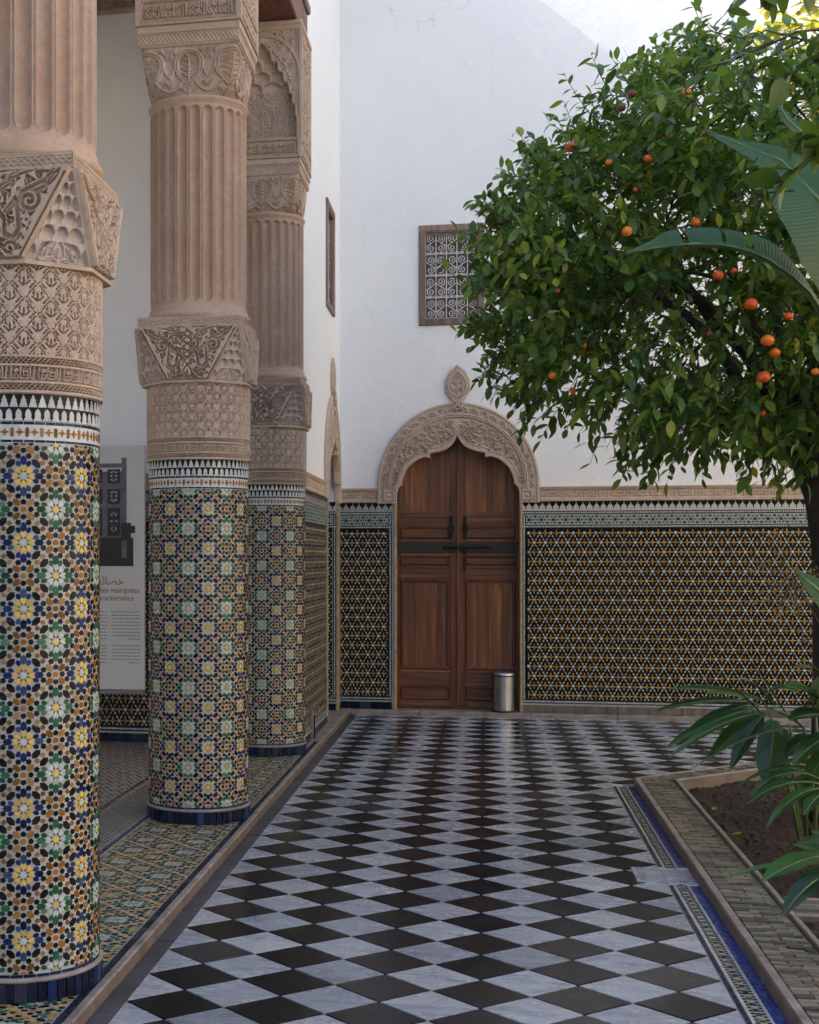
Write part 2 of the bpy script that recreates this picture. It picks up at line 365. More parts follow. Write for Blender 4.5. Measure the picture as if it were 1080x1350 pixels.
# ------------------------------------------------------------------ relief rasters (metric drawings of carved ornament)
class Ras:
    def __init__(s, w, h, st, x0=0., y0=0., wrapx=False, wrapy=False):
        s.w, s.h, s.st, s.x0, s.y0, s.wx, s.wy = w, h, st, x0, y0, wrapx, wrapy
        s.nx = max(2, int(round(w / st))); s.ny = max(2, int(round(h / st)))
        s.xs = x0 + (np.arange(s.nx) + .5) * w / s.nx; s.ys = y0 + (np.arange(s.ny) + .5) * h / s.ny
        s.H = np.zeros((s.ny, s.nx))
    def _seg(s, a, b, wa, wb, hg, cut):
        m = max(wa, wb) * 1.05
        x0, x1 = min(a[0], b[0]) - m, max(a[0], b[0]) + m; y0, y1 = min(a[1], b[1]) - m, max(a[1], b[1]) + m
        i0, i1 = np.searchsorted(s.xs, [x0, x1]); j0, j1 = np.searchsorted(s.ys, [y0, y1])
        if i1 <= i0 or j1 <= j0: return
        X, Y = np.meshgrid(s.xs[i0:i1], s.ys[j0:j1]); dx, dy = b[0] - a[0], b[1] - a[1]; L = dx * dx + dy * dy
        t = np.clip(((X - a[0]) * dx + (Y - a[1]) * dy) / L, 0, 1) if L > 1e-14 else 0 * X
        d = np.hypot(X - a[0] - t * dx, Y - a[1] - t * dy); w = wa + (wb - wa) * t
        v = np.clip((1 - d / np.maximum(w, 1e-6)) * 2.2, 0, 1)
        v = v * v * (3 - 2 * v)
        sub = s.H[j0:j1, i0:i1]
        if cut: np.minimum(sub, 1 - v * hg, out=sub)
        else: np.maximum(sub, v * hg, out=sub)
    def stroke(s, pts, w, hg=1., cut=False, taper=0):
        n = len(pts); ox = [0, s.w, -s.w] if s.wx else [0]; oy = [0, s.h, -s.h] if s.wy else [0]
        def ww(i):
            if taper == 0: return w
            q = i / (n - 1)
            return w * (max(0.08, math.sin(PI * min(1, q * 1.0)) ** .7) if taper == 1 else max(.15, 1 - q * .85))
        for dx in ox:
            for dy in oy:
                for i in range(n - 1):
                    s._seg((pts[i][0] + dx, pts[i][1] + dy), (pts[i + 1][0] + dx, pts[i + 1][1] + dy), ww(i), ww(i + 1), hg, cut)
    def leaf(s, a, b, w, bend=0., vein=True, hg=1.):
        p = arcp(a, b, bend, 9); s.stroke(p, w, hg, taper=1)
        if vein: s.stroke(p[2:8], w * .28, .75, cut=True)
    def spiral(s, c, r, a0, turns, w, sgn=1, hg=1.):
        n = int(14 * turns) + 4
        s.stroke([(c[0] + r * (1 - .88 * i / n) * math.cos(a0 + sgn * 2 * PI * turns * i / n), c[1] + r * (1 - .88 * i / n) * math.sin(a0 + sgn * 2 * PI * turns * i / n)) for i in range(n + 1)], w, hg)
    def sample(s, X, Y):
        u = (X - s.x0) / s.w * s.nx - .5; v = (Y - s.y0) / s.h * s.ny - .5
        i = np.floor(u).astype(int); j = np.floor(v).astype(int); fu, fv = u - i, v - j
        def ix(k): return k % s.nx if s.wx else np.clip(k, 0, s.nx - 1)
        def jy(k): return k % s.ny if s.wy else np.clip(k, 0, s.ny - 1)
        H = s.H
        return (H[jy(j), ix(i)] * (1 - fu) + H[jy(j), ix(i + 1)] * fu) * (1 - fv) + (H[jy(j + 1), ix(i)] * (1 - fu) + H[jy(j + 1), ix(i + 1)] * fu) * fv
def arcp(a, b, bend, n=9):
    mx, my = (a[0] + b[0]) / 2, (a[1] + b[1]) / 2; dx, dy = b[0] - a[0], b[1] - a[1]
    c = (mx - dy * bend, my + dx * bend); o = []
    for i in range(n):
        t = i / (n - 1); o.append(((1 - t) ** 2 * a[0] + 2 * t * (1 - t) * c[0] + t * t * b[0], (1 - t) ** 2 * a[1] + 2 * t * (1 - t) * c[1] + t * t * b[1]))
    return o
def arabesque(R, mask, seed, rmin, rmax, w, tries=500):
    """scrolls packed into a region: spiral stems with leaves between them"""
    r_ = random.Random(seed); cs = []
    for k in range(tries):
        r = rmax + (rmin - rmax) * min(1, k / (tries * .6))
        x = r_.uniform(R.x0, R.x0 + R.w); y = r_.uniform(R.y0, R.y0 + R.h)
        if not all(mask(x + r * .9 * math.cos(a), y + r * .9 * math.sin(a)) for a in (0, 1.05, 2.1, 3.14, 4.2, 5.25)): continue
        if all(math.hypot(x - c[0], y - c[1]) > r + c[2] * .96 for c in cs): cs.append((x, y, r))
    for (x, y, r) in cs:
        a = r_.uniform(0, 6.28); sg = r_.choice((-1, 1))
        if r > rmin * 1.15:
            R.spiral((x, y), r * .86, a, 1.35, w, sg)
            for q in range(3):
                b = a + q * 2.1 + .6; p = (x + r * .8 * math.cos(b), y + r * .8 * math.sin(b)); p2 = (x + r * 1.25 * math.cos(b + .7 * sg), y + r * 1.25 * math.sin(b + .7 * sg))
                R.leaf(p, p2, w * 1.5, .3 * sg, False)
        else: R.leaf((x - r * .8 * math.cos(a), y - r * .8 * math.sin(a)), (x + r * .9 * math.cos(a), y + r * .9 * math.sin(a)), r * .55, .25 * sg)

# chain (guilloche) band, unit: period = height
def chain(X, Y, h):
    k = 2 * PI / (h * 1.35); t = Y / h
    s1 = .5 + .27 * np.sin(k * X); s2 = .5 - .27 * np.sin(k * X)
    v = np.maximum(np.clip((1 - np.abs(t - s1) / .13) * 2, 0, 1), np.clip((1 - np.abs(t - s2) / .13) * 2, 0, 1))
    return np.maximum(v, np.clip((np.abs(t - .5) - .40) * 25, 0, 1))
# letters like the carved Kufic bands, drawn in height units, right to left
def kufic_unit():
    L = []
    L.append([(0.10, .12), (.10, .95)]); L.append([(.10, .12), (.55, .12), (.55, .42), (.33, .42), (.33, .12)])
    L.append([(.72, .12), (.72, .95), (.80, .86)]); L.append([(.72, .12), (1.25, .12), (1.25, .62), (.95, .62), (.95, .34), (1.10, .34)])
    L.append([(1.42, .12), (1.42, .95)]); L.append([(1.42, .12), (1.62, .12), (1.72, .95)]); L.append([(.30, .62), (.42, .80), (.55, .62), (.42, .58), (.30, .62)])
    return L, 1.92
def cursive_words():                     # the cartouche words on the impost blocks, in height units, width 3.2
    L = []
    for x in (3.05, 2.88, 2.20, 1.32, 1.16): L.append([(x, .14), (x - .02, .93)])
    L += [[(2.88, .16), (2.75, .10), (2.55, .16), (2.48, .36), (2.62, .46), (2.70, .36), (2.50, .20), (2.22, .14)],
          [(2.08, .16), (1.98, .14), (1.90, .34), (2.00, .46), (2.06, .34), (1.92, .16), (1.74, .14), (1.68, .32), (1.60, .14), (1.46, .14), (1.42, .36), (1.54, .44), (1.60, .30), (1.48, .16)],
          [(1.16, .16), (1.02, .10), (.92, .16), (.90, .34)], [(.78, .14), (.76, .93)],
          [(.66, .16), (.58, .36), (.66, .48), (.74, .34), (.60, .16), (.42, .12), (.36, .34), (.28, .14), (.12, .14), (.10, .36), (.22, .46), (.28, .30), (.14, .16)]]
    for (x, y) in ((2.55, .70), (1.98, .66), (1.72, .02), (1.52, .64), (.98, .60), (.66, .68), (.40, .60), (.18, .68)):
        L.append([(x - .07, y - .05), (x + .08, y + .06)]); 
    L += [[(2.62, .86), (2.40, .72), (2.34, .58)], [(1.05, .88), (.92, .74), (1.00, .60)], [(1.80, .92), (1.70, .74), (1.84, .62)], [(.50, .92), (.42, .76), (.52, .64)]]
    return L

# ------------------------------------------------------------------ zellige unit of the columns (cell side 1)
def hexl(l, w, k=.45): return [(0, -l), (w, -l * k), (w, l * k), (0, l), (-w, l * k), (-w, -l * k)]
def star8(r, q): return [((r if i % 2 == 0 else q) * math.cos(PI * i / 8), (r if i % 2 == 0 else q) * math.sin(PI * i / 8)) for i in range(16)]
SHAPES_ = {
    'star': star8(.058, .044),
    'dart0': [(0, -.020), (.017, .016), (0, .009), (-.017, .016)],
    'petal': [(0, -.052), (.022, -.030), (.041, .018), (.026, .050), (0, .036), (-.026, .050), (-.041, .018), (-.022, -.030)],
    'big': [(0, -.064), (.037, -.034), (.037, .030), (0, .064), (-.037, .030), (-.037, -.034)],
    'small': [(0, -.042), (.028, -.012), (.024, .036), (0, .046), (-.024, .036), (-.028, -.012)],
    'tang': hexl(.074, .034, .42),
    'pent': [(0, -.040), (.033, -.012), (.022, .032), (-.022, .032), (-.033, -.012)],
    'oct': [(.040 * math.cos(PI / 8 + i * PI / 4), .040 * math.sin(PI / 8 + i * PI / 4)) for i in range(8)],
    'rad': hexl(.066, .034, .4),
    'sq': [(0, -.036), (.032, -.010), (.022, .030), (-.022, .030), (-.032, -.010)],
}
SHAPES = {k: [(x * (1 if k in ('star', 'dart0') else 1.10 if k == 'petal' else 1.42 if k in ('pent', 'tang') else 1.27), y * (1 if k in ('star', 'dart0', 'petal') else 1.22 if k in ('pent', 'tang') else 1.16)) for x, y in v] for k, v in SHAPES_.items()}
def rot(p, a): c, s = math.cos(a), math.sin(a); return (p[0] * c - p[1] * s, p[0] * s + p[1] * c)
UNIT = []                                 # (shape, x, y, angle, colour) ; angle turns local +y away from +y
def add_ros(cx, cy, cen, pet, ring):
    UNIT.append(('star', cx, cy, 0, cen))
    for k in range(8):
        a = k * PI / 4; b = a + PI / 8
        UNIT.append(('petal', cx - .114 * math.sin(a), cy + .114 * math.cos(a), a, pet))
        UNIT.append(('dart0', cx - .076 * math.sin(b), cy + .076 * math.cos(b), b, 't_black'))
        UNIT.append(('small', cx - .196 * math.sin(b), cy + .196 * math.cos(b), b, ring))
    for k in range(4):
        a = k * PI / 2; UNIT.append(('big', cx - .236 * math.sin(a), cy + .236 * math.cos(a), a, ring))
        a += PI / 4; UNIT.append(('tang', cx - .268 * math.sin(a), cy + .268 * math.cos(a), a + PI / 2, 't_black'))
        for s in (-1, 1):
            b = k * PI / 2 + s * math.radians(14.5)
            UNIT.append(('pent', cx - .312 * math.sin(b), cy + .312 * math.cos(b), b + PI + s * .25, 't_black'))
add_ros(0, 0, 't_pale', 't_yellow', 't_blue'); add_ros(.5, .5, 't_yellow', 't_pale', 't_green')
for (nx, ny) in ((.5, 0), (0, .5)):
    UNIT.append(('oct', nx, ny, 0, 't_brown'))
    for k in range(4):
        a = k * PI / 2 + PI / 4; UNIT.append(('rad', nx - .146 * math.sin(a), ny + .146 * math.cos(a), a, 't_brown'))
        a = k * PI / 2; UNIT.append(('pent', nx - .112 * math.sin(a), ny + .112 * math.cos(a), a + PI, 't_black'))
for (sx, sy) in ((1, 1), (1, -1), (-1, 1), (-1, -1)):
    for (x, y) in ((.293, .207), (.207, .293)):
        UNIT.append(('sq', sx * x, sy * y, math.atan2(-(sx * (x - .25)), sy * (y - .25)), 't_brown'))
TCOL = ['t_white', 't_black', 't_brown', 't_blue', 't_green', 't_yellow', 't_pale']
TM = [M[k] for k in TCOL]

RC = .29; ZB = .046
COLX = (-1.638, -1.638, -1.652); COLY = (4.758, 7.97, 10.70)
NCELL = 8; CW = 2 * PI * RC / NCELL; Z0, Z1 = .140, 1.938; CH = (Z1 - Z0) / 8
def cyl_frame(u, z):                      # u along the girth in metres; returns position and axes
    a = -PI / 2 - PI / 8 + u / RC
    n = Vector((math.cos(a), math.sin(a), 0)); t = Vector((-math.sin(a), math.cos(a), 0))
    return Vector((n.x * RC, n.y * RC, z - ZB)), t, n
def piece_poly(shape, x, y, ang, cw, ch): 
    return [((x + q[0]) * cw, (y + q[1]) * ch) for q in (rot(p, ang) for p in SHAPES[shape])]
def column_tiles():
    """every tessera of one column: (poly in (u, z), colour, size, key)"""
    out = []
    for i in range(NCELL):
        for j in range(9):
            for (sh, x, y, a, c) in UNIT:
                X = x + i; Y = y + j + (0 if True else 0) - .5 + .0
                if sh != '' and (Y < -.02 or Y > 8.02): continue
                out.append((sh, X, Y, a, c))
    return out
CT_ = column_tiles()
def clip_y(poly, lo, hi):
    for (s, lim) in ((1, lo), (-1, hi)):
        o = []
        for k in range(len(poly)):
            a, b = poly[k], poly[(k + 1) % len(poly)]; da, db = s * (a[1] - lim), s * (b[1] - lim)
            if da >= 0: o.append(a)
            if da * db < 0: t = da / (da - db); o.append((a[0] + (b[0] - a[0]) * t, a[1] + (b[1] - a[1]) * t))
        poly = o
        if len(poly) < 3: return []
    return poly
def add_piece_cyl(mb, poly, mi, r0, th=.0016):
    ux = sum(p[0] for p in poly) / len(poly); uz = sum(p[1] for p in poly) / len(poly)
    o, t, n = cyl_frame(ux, uz); tx, tz = r0.uniform(-.05, .05), r0.uniform(-.035, .035)
    n2 = (n + t * tx + Vector((0, 0, tz))).normalized(); lo = []; hi = []
    for (u, z) in poly:
        base = o + t * (u - ux) + Vector((0, 0, z - uz)); lift = th - ((u - ux) * tx + (z - uz) * tz)
        lo.append(base - n * .002); hi.append(base + n * lift + (o + n * th - base) * .06)
    m = len(poly); mb.add(lo + hi, [tuple(range(m, 2 * m))] + [(k, (k + 1) % m, m + (k + 1) % m, m + k) for k in range(m)], mi)
# choose the tesserae of the nearest column that show largest: they are parts, the rest one mass
cam_az = math.atan2(-COLY[0], -COLX[0])
def near_score(sh, X, Y):
    a = -PI / 2 - PI / 8 + X * CW / RC; return math.cos(a - cam_az - .25)
size_rank = {'big': 6, 'tang': 6, 'rad': 5, 'petal': 5, 'star': 5, 'oct': 4, 'small': 3, 'pent': 3, 'sq': 3, 'dart0': 0}
cand = [(size_rank[t[0]] * near_score(*t[:3]) + (0 if near_score(*t[:3]) > .35 else -99), k) for k, t in enumerate(CT_)]
chosen = set(k for _, k in sorted(cand, reverse=True)[:298])
# only cells one can see are parts; they sit in the picture's field
r0 = random.Random(3)
mb_all = MB(); mb_rest = MB()
for k, (sh, X, Y, a, c) in enumerate(CT_):
    poly = clip_y(piece_poly(sh, X, Y, a, CW, CH), .0005, Z1 - Z0 - .0005)
    if len(poly) < 3: continue
    poly = [(p[0], p[1] + Z0) for p in poly]; st_ = r0.getstate()
    add_piece_cyl(mb_all, poly, TCOL.index(c), r0)
    if k not in chosen: r0.setstate(st_); add_piece_cyl(mb_rest, poly, TCOL.index(c), r0)
me_all = mb_all.mesh('mosaic', TM); me_rest = mb_rest.mesh('mosaic_rest', TM)
piece_mesh = {}
def get_piece_mesh(sh, c):
    if (sh, c) not in piece_mesh:
        m = MB(); p = [(q[0] * CW, q[1] * CH) for q in SHAPES[sh]]; m.prism(p, -.002, .0018, 0, .0006)
        piece_mesh[(sh, c)] = m.mesh('tessera', M[c])
    return piece_mesh[(sh, c)]

# reliefs shared by the three columns
def cyl_relief(R, z0, z1, hf, depth, nu, nv):
    a = np.linspace(0, 2 * PI, nu, endpoint=False); z = np.linspace(z0, z1, nv); A, Z = np.meshgrid(a, z)
    H = hf(A * RC, Z - z0) * depth; r = R + H
    return np.stack([r * np.cos(A - PI / 2 - PI / 8), r * np.sin(A - PI / 2 - PI / 8), Z - ZB], -1)
GIR = 2 * PI * RC
# interlace of leaves
la, lb = GIR / 20, .1035
LF = Ras(la, lb, .0011, -la / 2, -lb / 2, True, True)
def S(p): return [(q[0] * la, q[1] * lb) for q in p]
for (cx, cy) in ((0, 0), (.5, .5)):
    for s in (1, -1):
        LF.stroke(S([(cx + s * x, cy + y) for x, y in ((0, .50), (.05, .44), (.13, .42), (.15, .33), (.24, .30), (.26, .22), (.33, .19), (.35, .09), (.45, .06), (.5, 0))]), .0098)
        LF.stroke(S([(cx + s * x, cy + y) for x, y in ((0, .50), (.05, .44), (.13, .42), (.15, .33), (.24, .30), (.26, .22), (.33, .19), (.35, .09), (.45, .06), (.5, 0))]), .0016, .9, cut=True)
for (cx, cy) in ((0, 0), (.5, .5)):
    LF.stroke(S([(cx, cy - .30), (cx, cy - .05), (cx, cy + .30)]), .0155, 1, taper=0)
    LF.stroke(S([(cx, cy + .1), (cx, cy + .40)]), .009, 1, taper=2)
    for s in (1, -1):
        LF.stroke(S([(cx, cy - .12), (cx + s * .14, cy - .02), (cx + s * .25, cy + .10)]), .0135)
        LF.stroke(S([(cx + s * .02, cy - .06), (cx + s * .12, cy + .02), (cx + s * .20, cy + .09)]), .0022, 1, cut=True)
        LF.stroke(S([(cx, cy - .2), (cx + s * .16, cy - .18)]), .009)
    LF.stroke(S([(cx, cy - .02), (cx, cy + .20)]), .0026, 1, cut=True)
kL, kW = kufic_unit(); kh = .047; nk = 20; kp = GIR / nk
KF = Ras(kp, kh, .0010, 0, 0, True)
for st in kL: KF.stroke([(x / kW * kp, y * kh) for x, y in st], .0034)
KF.leaf((kp * .86, .015), (kp * .93, .038), .004, .2, False); KF.leaf((kp * .40, .032), (kp * .22, .042), .0035, .3, False)
def col_carve(U, Zr):                     # z from 2.107 upwards
    H = np.zeros_like(U) + 1.0
    def band(lo, hi): return (Zr >= lo) & (Zr < hi)
    b = band(.008, .034); H[b] = chain(U[b], Zr[b] - .008, .026)
    b = band(.042, .089); H[b] = KF.sample(U[b], Zr[b] - .042)
    b = band(.097, .121); H[b] = chain(U[b], Zr[b] - .097, .024)
    b = band(.129, .440); H[b] = LF.sample(U[b], Zr[b] - .129 + .02)
    return H
P_carve = cyl_relief(RC - .006, 2.107, 2.545, col_carve, .019, 1000, 240)
# fluted shaft
def flute_grid():
    nf = 24; per = 34; nu = nf * per; RF = .277
    z0, z1 = 2.985, 4.125; zs = np.concatenate([np.linspace(z0, z0 + .07, 16), np.linspace(z0 + .09, z1 - .09, 24), np.linspace(z1 - .07, z1, 16)])
    a = np.arange(nu) * 2 * PI / nu; A, Z = np.meshgrid(a, zs); pitch = 2 * PI * RF / nf
    x = ((A / (2 * PI) * nf) % 1 - .5) * pitch; hw = .0275
    e = np.minimum(Z - (z0 + .018), (z1 - .018) - Z); w = np.where(e <= 0, 0, np.where(e < hw, np.sqrt(np.clip(hw ** 2 - (hw - e) ** 2, 0, 1)), hw))
    inn = np.abs(x) < w; d = np.where(inn, np.sqrt(np.clip(1 - (x / np.maximum(w, 1e-5)) ** 2, 0, 1)), 0) * .025 * np.clip(w / hw, 0, 1)
    bead = np.clip(1 - np.abs(np.abs(x) - np.maximum(w, .001) - .0018) / .0028, 0, 1) * .0048 * (e > 0)
    grv = np.clip(1 - np.abs(np.abs(x) - np.maximum(w, .001) - .0062) / .0014, 0, 1) * .0035 * (e > 0)
    r = RF - d + bead - grv
    return np.stack([r * np.cos(A - PI / 2), r * np.sin(A - PI / 2), Z - ZB], -1)
P_flute = flute_grid()
# lower capital: square above, octagon below; four carved faces and four stalactite corners
HW, OA, OB = .290, .303, .126; ZC0, ZC1 = 2.548, 2.852
CF = Ras(.62, .32, .0014, -.31, 0)
for s in (1, -1):
    q = lambda pts: [(s * x, y) for x, y in pts]
    CF.stroke(q([(.300, .315), (.288, .29), (.128, .0)]), .010); CF.stroke(q([(.268, .285), (.118, .012)]), .004)
    CF.spiral((s * .146, .196), .040, PI / 2 if s > 0 else PI / 2, 1.6, .0085, -s)
    CF.stroke(q([(.146, .238), (.118, .225), (.104, .19), (.108, .14), (.112, .10), (.09, .072), (.062, .085), (.060, .12)]), .010)
    CF.leaf((s * .125, .235), (s * .255, .300), .019, -.25 * s); CF.leaf((s * .06, .262), (s * .175, .300), .016, .25 * s)
    CF.leaf((s * .030, .225), (s * .098, .262), .013, .3 * s); CF.leaf((s * .02, .295), (s * .10, .302), .012, .2 * s)
    CF.leaf((s * .20, .245), (s * .235, .285), .012, .3 * s); CF.leaf((s * .098, .215), (s * .055, .165), .013, .3 * s)
    CF.leaf((s * .06, .12), (s * .035, .165), .010, -.3 * s); CF.spiral((s * .078, .036), .026, 0, 1.2, .006, s)
    CF.leaf((s * .095, .055), (s * .125, .085), .009, .2 * s); CF.leaf((s * .02, .02), (s * .06, .012), .010, .2 * s); CF.leaf((s * .03, .06), (s * .06, .03), .009, .3 * s)
    for (y, w_) in ((.262, .02), (.225, .026), (.185, .030), (.145, .026), (.108, .020)):
        CF.stroke(q([(0, y + .022), (w_, y), (0, y - .022)]), .0042)
    CF.stroke(q([(.0, .085), (.022, .06), (.03, .03), (.0, .012)]), .0048)
CF.stroke([(0, .02), (0, .055)], .006); CF.stroke([(-.31, .312), (.31, .312)], .009); CF.stroke([(-.13, .004), (.13, .004)], .006)
# upper capital: from the round shaft to the square block with palmette arches
UA = Ras(2 * PI / 12, .29, .0035, -PI / 12, 0, True)     # x in radians here
UAm = Ras(.19, .29, .0013, -.095, 0, True)
for s in (1, -1):
    q = lambda pts: [(s * x, y) for x, y in pts]
    for off, w_ in ((0, .0048), (.013, .0040)):
        k = 1 - off / .075
        UAm.stroke(q([(0, .258 - off), (.030 * k, .252 - off), (.056 * k, .230 - off * .5), (.069 * k, .195), (.068 * k, .155), (.055 * k, .115), (.030 * k, .085 + off), (.006, .062 + off)]), w_ * 1.3)
    UAm.stroke(q([(.070, .16), (.082, .12), (.095, .10)]), .005); UAm.stroke(q([(.03, .085), (.05, .05), (.075, .03), (.095, .025)]), .0048)
    for y in (.105, .135, .165, .190): UAm.leaf((s * .006, y), (s * .046, y + .020), .010, .25 * s)
    UAm.leaf((s * .004, .2), (s * .022, .232), .009, .2 * s); UAm.leaf((s * .085, .205), (s * .095, .262), .010, 0); UAm.leaf((s * .07, .235), (s * .06, .272), .009, .2)
    UAm.leaf((s * .02, .02), (s * .05, .045), .010, .2 * s); UAm.leaf((s * .095, .05), (s * .072, .085), .009, .2)
UAm.stroke([(0, .07), (0, .225)], .006); UAm.leaf((0, .005), (0, .05), .012, 0); UAm.stroke([(-.1, .283), (.1, .283)], .006)
KP = Ras(.56, .42, .002, -.28, 0)
for cx in (-.19, 0, .19):
    for s in (1, -1):
        q = lambda pts: [(cx + s * x, y) for x, y in pts]
        KP.stroke(q([(.088, .0), (.088, .20), (.070, .245), (.030, .275), (0, .315)]), .006); KP.stroke(q([(.074, .06), (.074, .19), (.055, .225), (0, .27)]), .0035)
        KP.leaf((cx + s * .01, .09), (cx + s * .05, .15), .012, .25 * s); KP.leaf((cx + s * .008, .16), (cx + s * .04, .20), .011, .2 * s); KP.spiral((cx + s * .035, .075), .020, 0, 1.3, .005, s)
        KP.leaf((cx + s * .05, .30), (cx + s * .03, .35), .012, .2 * s); KP.stroke(q([(0, .40), (.03, .37), (0, .34), (.0, .32)]), .0045); KP.spiral((cx + s * .06, .375), .017, 1, 1.2, .0045, s)
    KP.stroke([(cx, .0), (cx, .26)], .006); KP.leaf((cx, .20), (cx, .26), .013, 0)
KP.stroke([(-.28, .045), (.28, .045)], .005); KP.stroke([(-.28, .004), (.28, .004)], .006)
def combine(fill, main, k=2):
    D = main.H.copy()
    for dx in range(-k, k + 1):
        for dy in range(-k, k + 1): D = np.maximum(D, np.roll(np.roll(main.H, dx, 1), dy, 0))
    main.H = np.where(D > .06, main.H, fill.H * .92); return main
CFf = Ras(.62, .32, .0014, -.31, 0)
for s in (1, -1):
    arabesque(CFf, lambda x, y, s=s: x * s > 0 and abs(x) < .10 + y * .50 and 0 < y < .30, 31, .008, .020, .0034, 1500)
combine(CFf, CF)
KPf = Ras(.56, .42, .002, -.28, 0); arabesque(KPf, lambda x, y: True, 8, .010, .022, .0045, 1200); combine(KPf, KP, 1)
def cap_face():
    nu, nv = 250, 150; t = np.linspace(0, 1, nv)[:, None]; u = np.linspace(-1, 1, nu)[None, :]
    hw = OB + (HW - OB) * t; x = u * hw; z = ZC0 + (ZC1 - ZC0) * t + 0 * u; y = -(OA + (HW - OA) * t) + 0 * u
    H = CF.sample(x, z - ZC0); edge = np.clip((1 - np.abs(u)) * hw / .006, 0, 1)
    return np.stack([x, y - (H - 1) * -.026 * edge, z - ZB], -1)
def niche_face():
    nu, nv = 110, 150; t = np.linspace(0, 1, nv)[:, None]; u = np.linspace(-1, 1, nu)[None, :]
    B0 = np.array([OB, -OA]); B1 = np.array([OA, -OB]); T = np.array([HW, -HW]); c = (B0 + B1) / 2; d = (B1 - B0) / 2
    w = 1 - t; px_ = c[0] * (1 - t) + T[0] * t + d[0] * u * w; py_ = c[1] * (1 - t) + T[1] * t + d[1] * u * w
    lx = u * w * .125; z = t * (ZC1 - ZC0) + 0 * u; D = np.zeros_like(lx)
    tiers = [(0.0, .075, .085, 1), (.075, .125, .052, 0), (.125, .175, .045, 1), (.175, .222, .036, 0), (.222, .262, .030, 1), (.262, .31, .028, 0)]
    for (a, b, cw, ph) in tiers:
        m = (z >= a) & (z < b); q = (z - a) / (b - a); xx = ((lx / cw + .5 * ph + .5) % 1 - .5) * 2
        arch = np.sqrt(np.clip(1 - xx ** 2, 0, 1)); dd = np.where(q < .30 + .62 * arch, .012 + .016 * arch * (.4 + .6 * q), .003)
        D = np.where(m, dd, D)
    rosm = (z < .085) & (np.hypot(lx, (z - .0)) < .075); D = np.where(rosm, .004 + .009 * (1 - CF.sample(lx * 1.2, z * 1.0 + .005)), D)
    edge = np.clip((1 - np.abs(u)) * w * .125 / .010, 0, 1) * np.clip((1 - t) / .06, 0, 1); D = D * edge + 0.0
    n = np.array([1, -1]) / math.sqrt(2)
    return np.stack([px_ - n[0] * D, py_ - n[1] * D, z + ZC0 - ZB], -1)
P_cf, P_nf = cap_face(), niche_face()
def rotz(P, k):
    Q = P.copy()
    for _ in range(k): Q = np.stack([-Q[..., 1], Q[..., 0], Q[..., 2]], -1)
    return Q
# a straight carved band on a square block: chain, rope or words
def block_face(hw, z0, z1, ras_f, depth, nu, nv):
    x = np.linspace(-hw, hw, nu)[None, :]; z = np.linspace(z0, z1, nv)[:, None]; X = x + 0 * z; Z = z + 0 * x
    H = ras_f(X, Z - z0); e = np.minimum(np.clip((hw - np.abs(X)) / .004, 0, 1), np.clip(np.minimum(Z - z0, z1 - Z) / .003, 0, 1))
    return np.stack([X, -hw + (1 - H) * depth * e, Z - ZB], -1)
P_chain = block_face(.294, 2.856, 2.904, lambda x, z: np.where((z > .006) & (z < .042), chain(x, z - .006, .036), 1), .007, 300, 22)
def upper_cap():
    nu, nv = 960, 120; a = np.linspace(0, 2 * PI, nu, endpoint=False)[None, :]; t = np.linspace(0, 1, nv)[:, None]
    ca, sa = np.cos(a), np.sin(a); n = 2 + 14 * t ** 1.3; sq = (np.abs(ca) ** n + np.abs(sa) ** n) ** (-1 / n)
    R0 = .272; R1 = .285; r = (R0 + (R1 - R0) * t ** 2) * sq; z = 4.165 + t * .29
    ad = (a + PI / 12 * 0) % (2 * PI)
    H = UAm.sample(((ad / (2 * PI) * 8 + .5) % 1 - .5) * .19, t * .29 + 0 * a)
    r = r - (1 - H) * .015
    return np.stack([r * ca, r * sa, z + 0 * a - ZB], -1)
P_uc = upper_cap()
cw_l = cursive_words()
WD = Ras(.56, .12, .0014, -.28, 0)
for rep in (-.262, .0):
    for st in cw_l: WD.stroke([(rep + x / 3.2 * .262, .017 + y * .086) for x, y in st], .0046)
WD.stroke([(-.272, .004), (.272, .004)], .0035); WD.stroke([(-.272, .116), (.272, .116)], .0035)
for s in (1, -1): WD.stroke([(s * (.262 + .014 * math.cos(b)), .06 + .052 * math.sin(b)) for b in np.linspace(-1.57, 1.57, 12)], .0038)
def words_band(X, Z): return np.where((np.abs(X) < .276) & (Z > .004) & (Z < .124), WD.sample(X, Z - .004), 1.0)
def rope(x, z):
    return np.clip(.5 + .6 * np.sin((x + z * .8) * 2 * PI / .022), 0, 1)
P_rope = block_face(.288, 4.458, 4.508, lambda x, z: np.where((z > .008) & (z < .044), rope(x, z), 1), .005, 360, 16)
P_words = block_face(.305, 4.575, 4.703, words_band, .018, 420, 96)
AR = Ras(.56, .86, .0022, -.28, 0)
arabesque(AR, lambda x, y: abs(x) < .235 and .02 < y < .84, 5, .016, .045, .0042, 2600)
for s in (1, -1): AR.stroke([(s * .262, .0), (s * .262, .86)], .006); AR.stroke([(s * .243, .0), (s * .243, .86)], .003)
P_side = block_face(.305, 4.71, 5.560, lambda x, z: AR.sample(x, z), .017, 230, 330)
